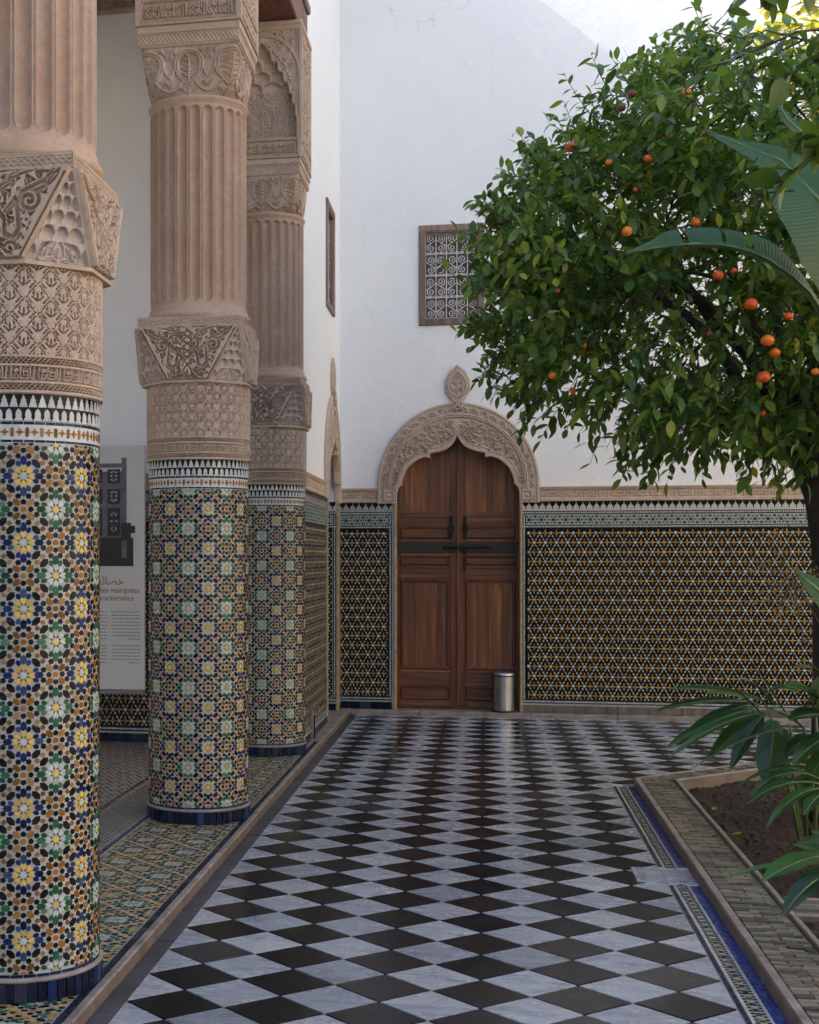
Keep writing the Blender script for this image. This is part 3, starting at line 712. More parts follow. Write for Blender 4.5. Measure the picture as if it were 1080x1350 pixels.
# front of the far pier: stalactite arch over a carved panel
def pier_front():
    nu, nv = 300, 420; x = np.linspace(-.305, .305, nu)[None, :]; z = np.linspace(4.71, 5.56, nv)[:, None]; X = x + 0 * z; Z = z - 4.71 + 0 * x; ax = np.abs(X)
    # lobed opening edge: half-width as a function of height
    zz = [0, .155, .16, .25, .255, .33, .335, .42, .425, .50, .505, .58, .585, .66, .70, .73]
    ww = [.268, .268, .255, .255, .235, .235, .212, .200, .170, .160, .128, .118, .080, .060, .03, 0]
    W = np.interp(Z, zz, ww); inside = (ax < W) & (Z < .73)
    D = np.zeros_like(X)
    kp = KP.sample(X, Z)
    back = .060 + .010 * (1 - kp)
    D = np.where(inside & (Z < .42), back, D)
    for (a, b, cw, dd, ph) in ((.36, .44, .150, .052, .5), (.44, .52, .120, .040, 0), (.52, .60, .10, .028, .5), (.60, .73, .08, .018, 0)):
        q = (Z - a) / (b - a); xx = ((X / cw + ph + .5) % 1 - .5) * 2; arch = np.sqrt(np.clip(1 - xx ** 2, 0, 1))
        m = inside & (Z >= a) & (Z < b); D = np.where(m, np.where(q < .25 + .7 * arch, dd + .018 * arch, dd - .016), D)
    ra = np.hypot(X / .29, np.maximum(Z - .44, 0) / .34); outer = (ra < 1.0) | (Z < .44)
    ring = (np.abs(ra - 1.02) < .035) & (Z > .44)
    ar = AR.sample(X * .9, Z)
    sp = np.where(ring, 0, .011 * (1 - ar)); lip = (ax < W + .016) & ~inside & (Z < .76)
    D = np.where(inside, D, np.where(lip, -.002, sp)); D = np.where((ax > .285) | (Z > .82), 0.0, D)
    return np.stack([X, -.305 + D, Z + 4.71 - ZB], -1)
P_pier = pier_front()

def band_pieces():                        # the merlon, star and base bands of a column
    m = MB()                              # 0 white 1 black 2 brown 3 blue
    def quad(u0, u1, z0, z1, mi, th=.0014):
        for (a, b) in ((u0, u1),):
            add_piece_cyl(m, [(a, z0), (b, z0), (b, z1), (a, z1)], mi, r0, th)
    n = 56; p = GIR / n
    for k in range(n):                    # black ground with white bell shapes in two rows
        u = k * p
        bell = [(-.46, 0), (.46, 0), (.40, .22), (.27, .45), (.28, .62), (.14, .70), (.13, .84), (0, 1.0), (-.13, .84), (-.14, .70), (-.28, .62), (-.27, .45), (-.40, .22)]
        add_piece_cyl(m, [(u + x * p, 2.058 + y * .044) for x, y in bell], 0, r0, .0018)
        dome = [(-.5, 0), (.5, 0), (.44, .12), (.30, .26), (.34, .52), (.27, .78), (.12, .94), (0, 1.0), (-.12, .94), (-.27, .78), (-.34, .52), (-.30, .26), (-.44, .12)]
        add_piece_cyl(m, [(u + (.5 + x) * p, 2.012 + y * .042) for x, y in dome], 0, r0, .0018)
    for k in range(48):
        for (z0, z1) in ((2.000, 2.010), (1.9395, 1.9485)):
            quad(k * GIR / 48 + .0008, (k + 1) * GIR / 48 - .0008, z0, z1, 3)
    for k in range(36):
        u = (k + .25) * GIR / 36; zc = 1.9745
        add_piece_cyl(m, [(u + x, zc + y) for x, y in ((.017, 0), (.005, .005), (0, .015), (-.005, .005), (-.017, 0), (-.005, -.005), (0, -.015), (.005, -.005))], 2, r0)
        u += GIR / 72; add_piece_cyl(m, [(u + x, zc + y) for x, y in ((.0065, -.013), (.0065, .013), (0, .018), (-.0065, .013), (-.0065, -.013), (0, -.018))], 2, r0)
    for k in range(40): quad(k * GIR / 40 + .0008, (k + 1) * GIR / 40 - .0008, .129, .139, 3)
    return m.mesh('band_mosaic', [M['t_white'], M['t_black'], M['t_brown'], M['t_blue']])
me_band = band_pieces()
base_tile = {}
def base_tile_mesh(k):
    if k not in base_tile:
        m = MB(); w = GIR / 52; m.box(-w * .46, w * .46, -.012, .004, 0, .064, 0, .0015); base_tile[k] = m.mesh('base_tile', M['t_blue' if k else 't_navy'])
    return base_tile[k]

me_core = MB().lathe([(RC + .004, 0), (RC + .004, .004), (RC - .0005, .006), (RC - .0005, 2.012 - ZB)], 96, cap=False).mesh('core', M['mortar'])
me_corew = MB().lathe([(RC - .0002, 1.937 - ZB), (RC - .0002, 2.0115 - ZB)], 96, cap=False).mesh('star_band_ground', M['t_white'])
me_coreb = MB().lathe([(RC - .0003, 2.010 - ZB), (RC - .0003, 2.104 - ZB)], 96, cap=False).mesh('merlon_ground', M['t_black'])
me_fillet = MB().lathe([(RC, .064), (RC + .010, .066), (RC + .014, .072), (RC + .012, .079), (RC, .082)], 96, cap=False).mesh('base_fillet', M['kerb'])
me_lip = MB().lathe([(RC - .004, 2.103 - ZB), (RC + .006, 2.105 - ZB), (RC + .007, 2.113 - ZB), (RC - .003, 2.116 - ZB)], 96, cap=False).mesh('lip', M['plaster'])
me_ring = MB().lathe([(.285, 2.904 - ZB), (.300, 2.915 - ZB), (.306, 2.930 - ZB), (.300, 2.945 - ZB), (.290, 2.950 - ZB), (.288, 2.962 - ZB), (.284, 2.980 - ZB), (.277, 2.987 - ZB)], 96, cap=False).mesh('ring', M['flute'])
me_ring2 = MB().lathe([(.277, 4.122 - ZB), (.283, 4.130 - ZB), (.283, 4.136 - ZB), (.290, 4.142 - ZB), (.292, 4.152 - ZB), (.286, 4.164 - ZB), (.274, 4.168 - ZB)], 96, cap=False).mesh('neck_ring', M['flute'])
mcap = MB()
mcap.box(-.290, .290, -.290, .290, 2.850 - ZB, 2.857 - ZB); mcap.box(-.2935, .2935, -.2935, .2935, 2.903 - ZB, 2.912 - ZB, 0, .003)
oc = [(OB, -OA), (OA, -OB), (OA, OB), (OB, OA), (-OB, OA), (-OA, OB), (-OA, -OB), (-OB, -OA)]
mcap.add([(x * 1.03, y * 1.03, z - ZB) for z in (2.536, 2.549) for x, y in oc], [tuple(range(7, -1, -1)), tuple(range(8, 16))] + [(k, (k + 1) % 8, 8 + (k + 1) % 8, 8 + k) for k in range(8)])
me_cap = mcap.mesh('abacus', M['plaster'])
mimp = MB()
mimp.box(-.283, .283, -.283, .283, 4.45 - ZB, 4.459 - ZB); mimp.box(-.292, .292, -.292, .292, 4.508 - ZB, 4.516 - ZB, 0, .003)
mimp.box(-.298, .298, -.298, .298, 4.516 - ZB, 4.562 - ZB, 0, .006); mimp.box(-.308, .308, -.308, .308, 4.562 - ZB, 4.576 - ZB, 0, .004)
mimp.box(-.3045, .3045, -.3045, .3045, 4.703 - ZB, 4.711 - ZB)
me_imp = mimp.mesh('impost', M['plaster'])
def g_mesh(name, P, mat, wrap=False):
    o = grid(name, P, mat, None, wrap); me = o.data; bpy.data.objects.remove(o); return me
me_carve = g_mesh('carved_band', P_carve, M['plaster'], True); me_fl = g_mesh('fluted_shaft', P_flute, M['flute'], True)
me_cfs = [g_mesh('capital_face', rotz(P_cf, k), M['plaster']) for k in range(4)]
me_nfs = [g_mesh('stalactite_corner', rotz(P_nf, k), M['niche']) for k in range(4)]
me_chs = [g_mesh('chain_band', rotz(P_chain, k), M['plaster']) for k in range(4)]
me_rps = [g_mesh('rope_band', rotz(P_rope, k), M['plaster']) for k in range(4)]
me_wds = [g_mesh('word_band', rotz(P_words, k), M['plaster']) for k in range(4)]
me_sds = [g_mesh('carved_block_side', rotz(P_side, k), M['plaster']) for k in range(4)]
me_uc = g_mesh('palmette_capital', P_uc, M['plaster'], True); me_pf = g_mesh('stalactite_arch', P_pier, M['plaster'])
CL = ['nearest mosaic-covered column, cut by the left edge of the picture',
      'middle mosaic column in front of the printed panel, whole base visible',
      'farthest mosaic column, against the wall with the slit window, stalactite arch on top']
for i in range(3):
    c = empty('column', (COLX[i], COLY[i], ZB)); tag(c, CL[i], 'column', 'mosaic and carved plaster columns of the arcade', 'thing')
    link('tile_bed', me_core, c); link('merlon_ground', me_coreb, c); link('star_band_ground', me_corew, c); link('base_fillet', me_fillet, c)
    if i == 0:
        tag(link('mosaic', me_rest, c), kind='stuff')
        for k in sorted(chosen):
            sh, X, Y, a, col_ = CT_[k]
            if Y < .03 or Y > 7.97: 
                continue
            o_, t_, n_ = cyl_frame(X * CW, Y * CH + Z0); o_ = o_ - n_ * 0.0004
            o = link('tessera', get_piece_mesh(sh, col_), c, o_)
            z_ = Vector((0, 0, 1)); mt = Matrix((t_, z_, n_)).transposed().to_4x4()
            o.rotation_euler = (mt @ Matrix.Rotation(a, 4, 'Z') @ Matrix.Rotation(r0.uniform(-.04, .04), 4, 'Y')).to_euler()
    else: tag(link('mosaic', me_all, c), kind='stuff')
    tag(link('band_mosaic', me_band, c), kind='stuff')
    for k in range(52):
        a = 2 * PI * k / 52
        if i == 0 or k % 1 == 0: link('base_tile', base_tile_mesh(0 if (k * 7 + i) % 9 else 1), c, (RC * math.cos(a), RC * math.sin(a), .001), (0, 0, a + PI / 2))
    link('carved_band', me_carve, c); link('lip', me_lip, c)
    cp = link('capital', me_cap, c)
    for me in me_cfs: link('capital_face', me, cp)
    for me in me_nfs: link('stalactite_corner', me, cp)
    for me in me_chs: link('chain_band', me, cp)
    link('ring', me_ring, c); link('fluted_shaft', me_fl, c); link('neck_ring', me_ring2, c)
    uc = link('upper_capital', me_uc, c)
    for me in me_rps: link('rope_band', me, uc)
    im = link('impost_block', me_imp, c)
    for me in me_wds: link('word_band', me, im)
    if i == 2: link('stalactite_arch', me_pf, im)
    else: link('carved_block_side', me_sds[0], im)
    for k in (1, 2, 3): link('carved_block_side', me_sds[k], im)
    MB().box(-.311, .311, -.311, .311, 5.560 - ZB, 5.600 - ZB, 0, .01).build('block_ledge', M['plaster_pale'], im)

# ------------------------------------------------------------------ courtyard floor
XL0, XR0 = -1.2285, .852
PX, PY = (XR0 - XL0) / 6, .3293; YT = 5.049
WY = 13.92; STEPY = 13.80
floor = MB().prism([(-1.31, -4), (1.0, -4), (1.0, 9.85), (5.0, 13.85), (9, 13.85), (9, STEPY + .2), (-1.31, STEPY + .2)], -.2, -.006).build('courtyard_floor', M['grout']); tag(floor, kind='structure')
def clip_half(poly, a, b, c):             # keep a x + b y <= c
    o = []
    for k in range(len(poly)):
        p, q = poly[k], poly[(k + 1) % len(poly)]; dp, dq = a * p[0] + b * p[1] - c, a * q[0] + b * q[1] - c
        if dp <= 0: o.append(p)
        if dp * dq < 0: t = dp / (dp - dq); o.append((p[0] + (q[0] - p[0]) * t, p[1] + (q[1] - p[1]) * t))
    return o
tile_cache = {}
def floor_tile(cx, cy, dark, restmb):
    g = .0042
    hx, hy = PX / 2 - g * 1.4, PY / 2 - g * 1.4
    poly = [(cx - hx, cy), (cx, cy - hy), (cx + hx, cy), (cx, cy + hy)]
    P0 = poly
    if cy < 9.85 + max(0, cx - XR0) or cx < XR0:
        poly = clip_half(poly, 1, 0, XR0 - .002) if cy < 9.83 else poly
    poly = clip_half(poly, -1, 0, -(XL0 + .002))
    if cx > XR0 - .2 and cy >= 9.6: poly = clip_half(poly, 1, -1, XR0 - 9.82 + .02)
    poly = clip_half(poly, 0, 1, STEPY - .003) if poly else poly
    if len(poly) < 3: return
    full = len(poly) == 4 and poly[0] == P0[0] and poly[2] == P0[2] and poly[1] == P0[1] and poly[3] == P0[3]
    dz = r0.uniform(-.0006, .0006); tx, ty = r0.gauss(0, .0011), r0.gauss(0, .0011)
    nm, mt = ('black_tile', M['mblack']) if dark else ('white_tile', M['mwhite'])
    if restmb is not None:
        restmb.prism(poly, -.02, dz, 1 if dark else 0, .0012); return
    if full:
        if dark not in tile_cache:
            tile_cache[dark] = MB().prism([(x - cx, y - cy) for x, y in poly], -.02, 0, 0, .0012).mesh(nm, mt)
        link(nm, tile_cache[dark], floor, (cx, cy, dz), (tx, ty, 0))
    else:
        link(nm, MB().prism([(x - cx, y - cy) for x, y in poly], -.02, 0, 0, .0012).mesh(nm, mt), floor, (cx, cy, dz), (tx * .5, ty * .5, 0))
rest = MB(); cnt = [0, 0]
jobs = []
for j in range(-27, 28):
    for i in range(-1, 24):
        for dark in (1, 0):
            cx = XL0 + (i + (.5 if dark else 0)) * PX; cy = YT + (j + (0 if dark else .5)) * PY
            if cy > STEPY + PY / 2 - .03 or cy < -3.6 or cx < XL0 - .01: continue
            if cx > XR0 + .02 and cy < 9.6 + (cx - XR0): continue
            vis = 4.15 < cy and cx < 3.6 + (cy - 10) * .3
            jobs.append((not vis, cy, cx, dark))
jobs.sort()
for (far, cy, cx, dark) in jobs:
    if not far and cnt[dark] < 298: cnt[dark] += 1; floor_tile(cx, cy, dark, None)
    else: floor_tile(cx, cy, dark, rest)
tag(rest.build('marble_tiles', [M['mwhite'], M['mblack']], floor), kind='stuff')
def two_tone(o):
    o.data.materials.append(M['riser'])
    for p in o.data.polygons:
        if p.normal.z < .6: p.material_index = 1  # faces not pointing up get the darker, browner stone colour
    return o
# dark slate edging slabs and kerb stones along the gallery
y = -3.0
while y < 13.7:
    l = r0.uniform(.30, .52); e = min(y + l, STEPY)
    MB().box(-1.302, XL0 - .003, y, e - .004, -.02, r0.uniform(-.001, .001), 0, .002).build('slate_slab', M['slate'], floor); y += l
gal = MB().box(-5.2, -1.31, -4, 13.7, -.2, ZB - .004).build('gallery_floor', M['mortar']); tag(gal, kind='structure')
y = -3.0
while y < STEPY:
    l = r0.uniform(.55, 1.05); e = min(y + l, 13.86); dx = r0.uniform(-.002, .002)
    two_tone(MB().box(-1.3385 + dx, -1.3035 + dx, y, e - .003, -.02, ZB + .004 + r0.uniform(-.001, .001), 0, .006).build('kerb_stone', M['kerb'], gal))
    y += l
y = -2.0; k = 0; strip = MB()
while y < 13.6:
    strip.box(-1.366, -1.340, y, y + .098, ZB - .01, ZB + .002, 0, .001)
    y += .1
tag(strip.build('blue_edging', [M['t_navy']], gal), kind='stuff')
# gallery mosaic carpets, laid flat from real tesserae
def flat_cells(mb, x0, x1, y0, y1, cell, z, cmap, off=(0, 0)):
    for i in range(int((x1 - x0) / cell) + 2):
        for j in range(int((y1 - y0) / cell) + 2):
            for (sh, x, y, a, c) in UNIT:
                X, Y = x0 + (i + x + off[0]) * cell, y0 + (j + y + off[1]) * cell
                if not (x0 < X < x1 and y0 < Y < y1): continue
                poly = [(X + q[0] * cell, Y + q[1] * cell) for q in (rot(p, a) for p in SHAPES[sh])]
                b = z + r0.uniform(.0006, .0016); mb.add([(p[0], p[1], b) for p in poly], [tuple(range(len(poly)))], TCOL.index(cmap.get(c, c)))
mg = MB(); z = ZB - .004
mg.box(-1.905, -1.368, -2.0, 11.02, z - .01, z + .0005, 0)
flat_cells(mg, -1.905, -1.368, 2.5, 11.0, .27, z, {'t_brown': 't_yellow', 't_blue': 't_green'})
for k in range(60):                       # ochre zigzag lozenges running through the carpet
    yk = 2.6 + k * .27 / 1; 
    if yk > 10.7: break
    for s in (0, 1):
        x_a, x_b = (-1.90, -1.64) if s == 0 else (-1.64, -1.375)
        for q in range(7):
            t0 = q / 7; xa = x_a + (x_b - x_a) * t0; ya = yk + (.26 * t0 if s == 0 else .26 * (1 - t0))
            if k % 3 == 0: mg.add([(xa, ya, z + .0022), (xa + .028, ya, z + .0022), (xa + .034, ya + .02, z + .0022), (xa + .006, ya + .02, z + .0022)], [(0, 1, 2, 3)], 5)
TM_DIM = list(TM); TM_DIM[0] = M['mortar']; TM_DIM[5] = M['t_ochre']  # white and yellow swapped darker: the gallery's weaker light put into colour
tag(mg.build('star_carpet', TM_DIM, gal), kind='stuff')
m2 = MB(); x = -1.93
for k in range(0, 150):
    yk = -1 + k * .08
    m2.box(-1.932, -1.908, yk, yk + .078, z - .01, z + .004, 3)
    m2.box(-2.262, -2.245, yk, yk + .078, z - .01, z + .004, 3); m2.box(-2.242, -2.225, yk, yk + .078, z - .01, z + .004, 2)
m2.box(-2.222, -1.935, -1.5, 11.02, z - .01, z + .0005, 0); m2.box(-5.1, -2.265, -1.5, 11.02, z - .01, z + .0005, 0)
for i in range(9):
    for j in range(330):
        X = -2.218 + i * .0315 + (.0157 if j % 2 else 0); Y = 3.0 + j * .024
        if Y > 11 or X + .03 > -1.935: continue
        m2.add([(X, Y + .010, z + .002), (X + .013, Y, z + .002), (X + .027, Y + .010, z + .002), (X + .013, Y + .020, z + .002)], [(0, 1, 2, 3)], 1)
for i in range(34):
    for j in range(120):
        X = -2.28 - i * .045 - (.0225 if j % 2 else 0); Y = 6.2 + j * .041
        if Y > 11: continue
        mi = 2 if (i + j // 2) % 3 == 0 else 1
        m2.add([(X, Y + .017, z + .002), (X + .019, Y, z + .002), (X + .038, Y + .017, z + .002), (X + .019, Y + .034, z + .002)], [(0, 1, 2, 3)], mi)
tag(m2.build('checker_carpets', TM_DIM, gal), kind='stuff')

# ------------------------------------------------------------------ walls
def rect_wall(mb, x0, x1, y0, y1, z0, z1, holes, ax='x'):
    """box wall along x (or y) with rectangular holes (a0, a1, z0, z1)"""
    cuts = sorted(set([x0, x1] + [h[0] for h in holes] + [h[1] for h in holes])) if ax == 'x' else sorted(set([y0, y1] + [h[0] for h in holes] + [h[1] for h in holes]))
    for a, b in zip(cuts[:-1], cuts[1:]):
        seg = [(z0, z1)]
        for h in holes:
            if h[0] < b - 1e-6 and h[1] > a + 1e-6:
                ns = []
                for (p, q) in seg:
                    if h[2] > p: ns.append((p, min(q, h[2])))
                    if h[3] < q: ns.append((max(p, h[3]), q))
                seg = [s_ for s_ in ns if s_[1] - s_[0] > 1e-4]
        for (p, q) in seg:
            if ax == 'x': mb.box(a, b, y0, y1, p, q)
            else: mb.box(x0, x1, a, b, p, q)
XS = -1.42                                # face of the side wall
OX0, OX1 = -.86, .337                     # doorway
WIN = (-.575, -.062, 3.895, 4.765)
back = MB(); rect_wall(back, XS - .4, 9.2, WY, WY + .45, -.1, 9.4, [(OX0, OX1, -.1, 2.79), WIN])
back_wall = empty('far_wall', (0, WY, 0)); tag(back_wall, 'tall white wall at the far end with the carved arched doorway and one grilled window', 'wall', kind='thing')
def under(o, par): o.parent = par; o.matrix_parent_inverse = par.matrix_basis.inverted() if False else Matrix.Translation(-Vector(par.location)); return o
under(back.build('plaster', M['wall']), back_wall)
step = MB()
x = XL0 - .10
while x < 8.5:
    l = r0.uniform(.7, 1.3); step.box(x, x + l - .003, STEPY, WY + .25, -.1, .044 + r0.uniform(-.001, .001), 0, .006); x += l
under(step.build('threshold_step', M['kerb']), back_wall)

# dado: unit tesserae of the star-and-cross lattice
def dado_panel(w, h, cut_l=0):
    """lattice panel in local (x right, z up), y = 0 face towards -y"""
    m = MB(); px_, pz = .1048, .0925; y_ = -.0012
    def poly(pts, mi, d=0):
        cx = sum(p[0] for p in pts) / len(pts); cz = sum(p[1] for p in pts) / len(pts)
        if not (.004 < cx < w - .004 and .004 < cz < h - .004): return
        t1, t2 = r0.uniform(-.02, .02), r0.uniform(-.02, .02)
        m.add([(min(max(p[0], 0), w), y_ - d + (p[0] - cx) * t1 + (p[1] - cz) * t2, min(max(p[1], 0), h)) for p in pts], [tuple(range(len(pts)))], mi)
    m.add([(0, 0, 0), (w, 0, 0), (w, 0, h), (0, 0, h)], [(0, 1, 2, 3)], 1)
    nr = int(h / pz) + 2; nc = int(w / px_) + 2
    for j in range(nr):
        z = h - .045 - j * pz
        for i in range(-1, nc):
            x = (i + (.5 if j % 2 else 0)) * px_ + .02
            poly([(x + r * math.cos(PI * k / 6), z + r * math.sin(PI * k / 6)) for k, r in ((k, .0180 if k % 2 == 0 else .0125) for k in range(12))], 0, .0003)
            for s in (1, -1):            # white bars running down to the two stars below
                dx, dz = s * px_ / 2, -pz; L = math.hypot(dx, dz); ux, uz = dx / L, dz / L; nx, nz = -uz, ux
                for t0, t1 in ((.17, .48), (.52, .83)):
                    a, b = t0 * L, t1 * L; mm = (a + b) / 2; hw = .0076
                    poly([(x + ux * a, z + uz * a), (x + ux * mm - nx * hw, z + uz * mm - nz * hw), (x + ux * b, z + uz * b), (x + ux * mm + nx * hw, z + uz * mm + nz * hw)], 0)
            xc = x + px_ / 2                  # ochre cross between two stars
            for k in range(4):
                a = k * PI / 2; c, s = math.cos(a), math.sin(a); ln = .033 if k % 2 == 0 else .036
                poly([(xc + c * q[0] - s * q[1], z + s * q[0] + c * q[1]) for q in ((.001, 0), (.011, -.0066), (ln, -.0022), (ln, .0022), (.011, .0066))], 2)
    return m
M['t_dull'] = mat_glaze('glazed_dull_white', (.40, .40, .365), .3, .22)
DM = [M['t_dull'], M['t_black'], M['t_ochre'], M['t_navy'], M['t_mint'], M['t_dgreen'], M['t_pale'], M['riser']]
def dado(w, parent_name, z_base=.045, top=2.095, frame_l=True, frame_r=True, foot=3):
    """whole dado of width w: lattice, green band, merlons, blue and white borders, foot tiles. origin at left foot, face y=0"""
    m = MB(); e = .040; zf = z_base + .085; zb_top = 1.833
    m.add([(0, .001, z_base), (w, .001, z_base), (w, .001, top), (0, .001, top)], [(0, 1, 2, 3)], 0)
    d = dado_panel(w - (e if frame_l else 0) - (e if frame_r else 0), zb_top - (zf + .045))
    ox = e if frame_l else 0
    m.v_off = None
    b = len(m.v); m.v += [(v[0] + ox, v[1], v[2] + zf + .045) for v in d.v]; m.f += [[b + i for i in f] for f in d.f]; m.m += d.m; m.sm += d.sm
    def rect(x0, x1, z0, z1, mi, d_=.0012):
        if x1 - x0 < .001: return
        m.add([(x0, -d_, z0), (x1, -d_, z0), (x1, -d_, z1), (x0, -d_, z1)], [(0, 1, 2, 3)], mi)
    def chk(x0, x1, z0):                  # blue line, white checks, blue line (height .034)
        rect(x0, x1, z0, z0 + .034, 3)
        n = max(1, int((x1 - x0) / .021))
        for k in range(n): rect(x0 + (k + .14) * (x1 - x0) / n, x0 + (k + .86) * (x1 - x0) / n, z0 + .010, z0 + .025, 6, .002)
    def chkv(x0, z0, z1):
        rect(x0, x0 + .034, z0, z1, 3); n = int((z1 - z0) / .021)
        for k in range(n): rect(x0 + .010, x0 + .025, z0 + (k + .14) * (z1 - z0) / n, z0 + (k + .86) * (z1 - z0) / n, 6, .002)
    chk(0, w, zb_top); chk(0, w, 1.968); chk(0, w, zf + .005)
    rect(0, w, 1.868, 1.967, 4, .0009)
    if frame_l: chkv(0, zf + .04, 1.966)
    if frame_r: chkv(w - .034, zf + .04, 1.966)
    p = .1152 / 2; n = int((w - .05) / p)
    for k in range(n):                    # dark green rings in the mint band
        x = .035 + (k + .5) * p; zc = 1.917 if k % 2 == 0 else 1.917
        def blob(cx, cz, rx, rz, nn=6, mi=5):
            rx *= 1.2; rz *= 1.2
            if .02 < cx < w - .02: m.add([(cx + rx * math.cos(2 * PI * q / nn), -.0018, cz + rz * math.sin(2 * PI * q / nn)) for q in range(nn)], [tuple(range(nn))], mi)
        if k % 2 == 0:
            blob(x, 1.917, .0145, .0135, 8)
            for q in range(6):
                a = q * PI / 3; blob(x + .0345 * math.cos(a), 1.917 + .032 * math.sin(a), .0085, .0072, 6)
        else:
            blob(x, 1.948, .0135, .009, 8); blob(x, 1.886, .0135, .009, 8); blob(x, 1.917, .006, .006, 4)
    rect(0, w, 2.003, top, 0, .0008)
    n = int(w / .0632)
    for k in range(n):                    # black drops hanging between white merlons
        x = (k + .5) * w / n; h = .086; z1 = top - .001
        s = [(-.0308, z1), (-.028, z1 - .024), (-.014, z1 - .040), (-.005, z1 - .050), (-.0035, z1 - .072), (0, z1 - .080), (.0035, z1 - .072), (.005, z1 - .050), (.014, z1 - .040), (.028, z1 - .024), (.0308, z1)]
        m.add([(x + a, -.0016, b_) for a, b_ in s], [tuple(range(len(s)))], 1)
    n = max(1, int(w / .098))
    for k in range(n): m.box(k * w / n + .002, (k + 1) * w / n - .002, -.010, .0, z_base + .002, z_base + .070, foot, .001)
    m.box(0, w, -.012, 0, z_base + .071, zf + .002, 4, .002)
    return m.mesh('mosaic_dado', DM)
AX0, AX1 = -.90, .360                     # outer edges of the jamb strips
tag(link('mosaic_dado', dado(AX0 - XS - .0, 'l', frame_l=False), back_wall, (XS, 0 - .012, 0)), kind='stuff')
tag(link('mosaic_dado', dado(7.6, 'r', frame_r=False, foot=7), back_wall, (AX1, -.012, 0)), kind='stuff')
under(MB().box(XS, AX0, WY - .011, WY + .01, .0, 2.095).box(AX1, 8.0, WY - .011, WY + .01, .0, 2.095).build('dado_bed', M['mortar']), back_wall)

# frieze of small cartouches above a dado
FR = Ras(.62, .145, .0022, 0, 0, True)
FR.stroke([(.02, .035), (.60, .035)], .0045); FR.stroke([(.02, .112), (.60, .112)], .0045)
for st in cw_l: FR.stroke([(.03 + x / 3.2 * .55, .042 + y * .062) for x, y in st], .005)
FR.stroke([(.01, .035), (.01, .112)], .004)
def frieze(w):
    nu, nv = int(w / .005), 44; x = np.linspace(0, w, nu)[None, :]; z = np.linspace(0, .145, nv)[:, None]; X = x + 0 * z; Z = z + 0 * x
    H = FR.sample(X, Z); prof = np.where(Z > .118, .020, np.where(Z < .030, .016, .012)) + np.where(np.abs(Z - .137) < .008, .006, 0) + np.where(np.abs(Z - .006) < .006, .005, 0)
    mid = (Z > .033) & (Z < .114); Y = -(prof - np.where(mid, (1 - H) * .008, 0))
    Y[-1, :] = 0; Y[0, :] = 0
    return np.stack([X, Y, Z + 2.095], -1)
def gm(name, P, mat): 
    o = grid(name, P, mat); me = o.data; bpy.data.objects.remove(o); return me
link('frieze', gm('frieze', frieze(7.6), M['plaster']), back_wall, (.53, -.002, 0))
link('frieze', gm('frieze', frieze(-1.05 - XS), M['plaster']), back_wall, (XS, -.002, 0))

# carved surround of a doorway: horseshoe of plaster with a lobed opening, finial on top
DX = -.2615
inner_half = [(0, 2.752), (.018, 2.715), (.040, 2.676), (.070, 2.644), (.112, 2.618), (.159, 2.600), (.215, 2.588), (.268, 2.577), (.268, 2.533), (.318, 2.541), (.362, 2.530), (.406, 2.509), (.452, 2.475), (.495, 2.430), (.524, 2.37), (.544, 2.308), (.544, 2.270), (.566, 2.256), (.585, 2.229), (.597, 2.19), (.597, 2.14), (.597, 2.085)]
def resample(pts, n):
    P = np.array(pts); d = np.r_[0, np.cumsum(np.hypot(*np.diff(P, axis=0).T))]; s = np.linspace(0, d[-1], n); return np.stack([np.interp(s, d, P[:, 0]), np.interp(s, d, P[:, 1])], 1), s
SA = Ras(1.7, 1.2, .0024, -.85, 2.05)
arabesque(SA, lambda x, y: .02 < abs(x) < .66 and y > 2.2 and math.hypot(x, (y - 2.24) * .97) < .655, 11, .011, .026, .0040, 6000)
SB = Ras(2.4, .13, .0022, 0, 0, True)     # running scroll of the outer ring
for k in range(24):
    x = (k + .5) * .1; SB.spiral((x, .052 + (.006 if k % 2 else -.006)), .030, PI if k % 2 else 0, 1.3, .0045, 1 if k % 2 else -1); SB.leaf((x + .03, .03), (x + .055, .075), .008, .2, False); SB.leaf((x + .02, .085), (x + .06, .08), .006, .2, False)
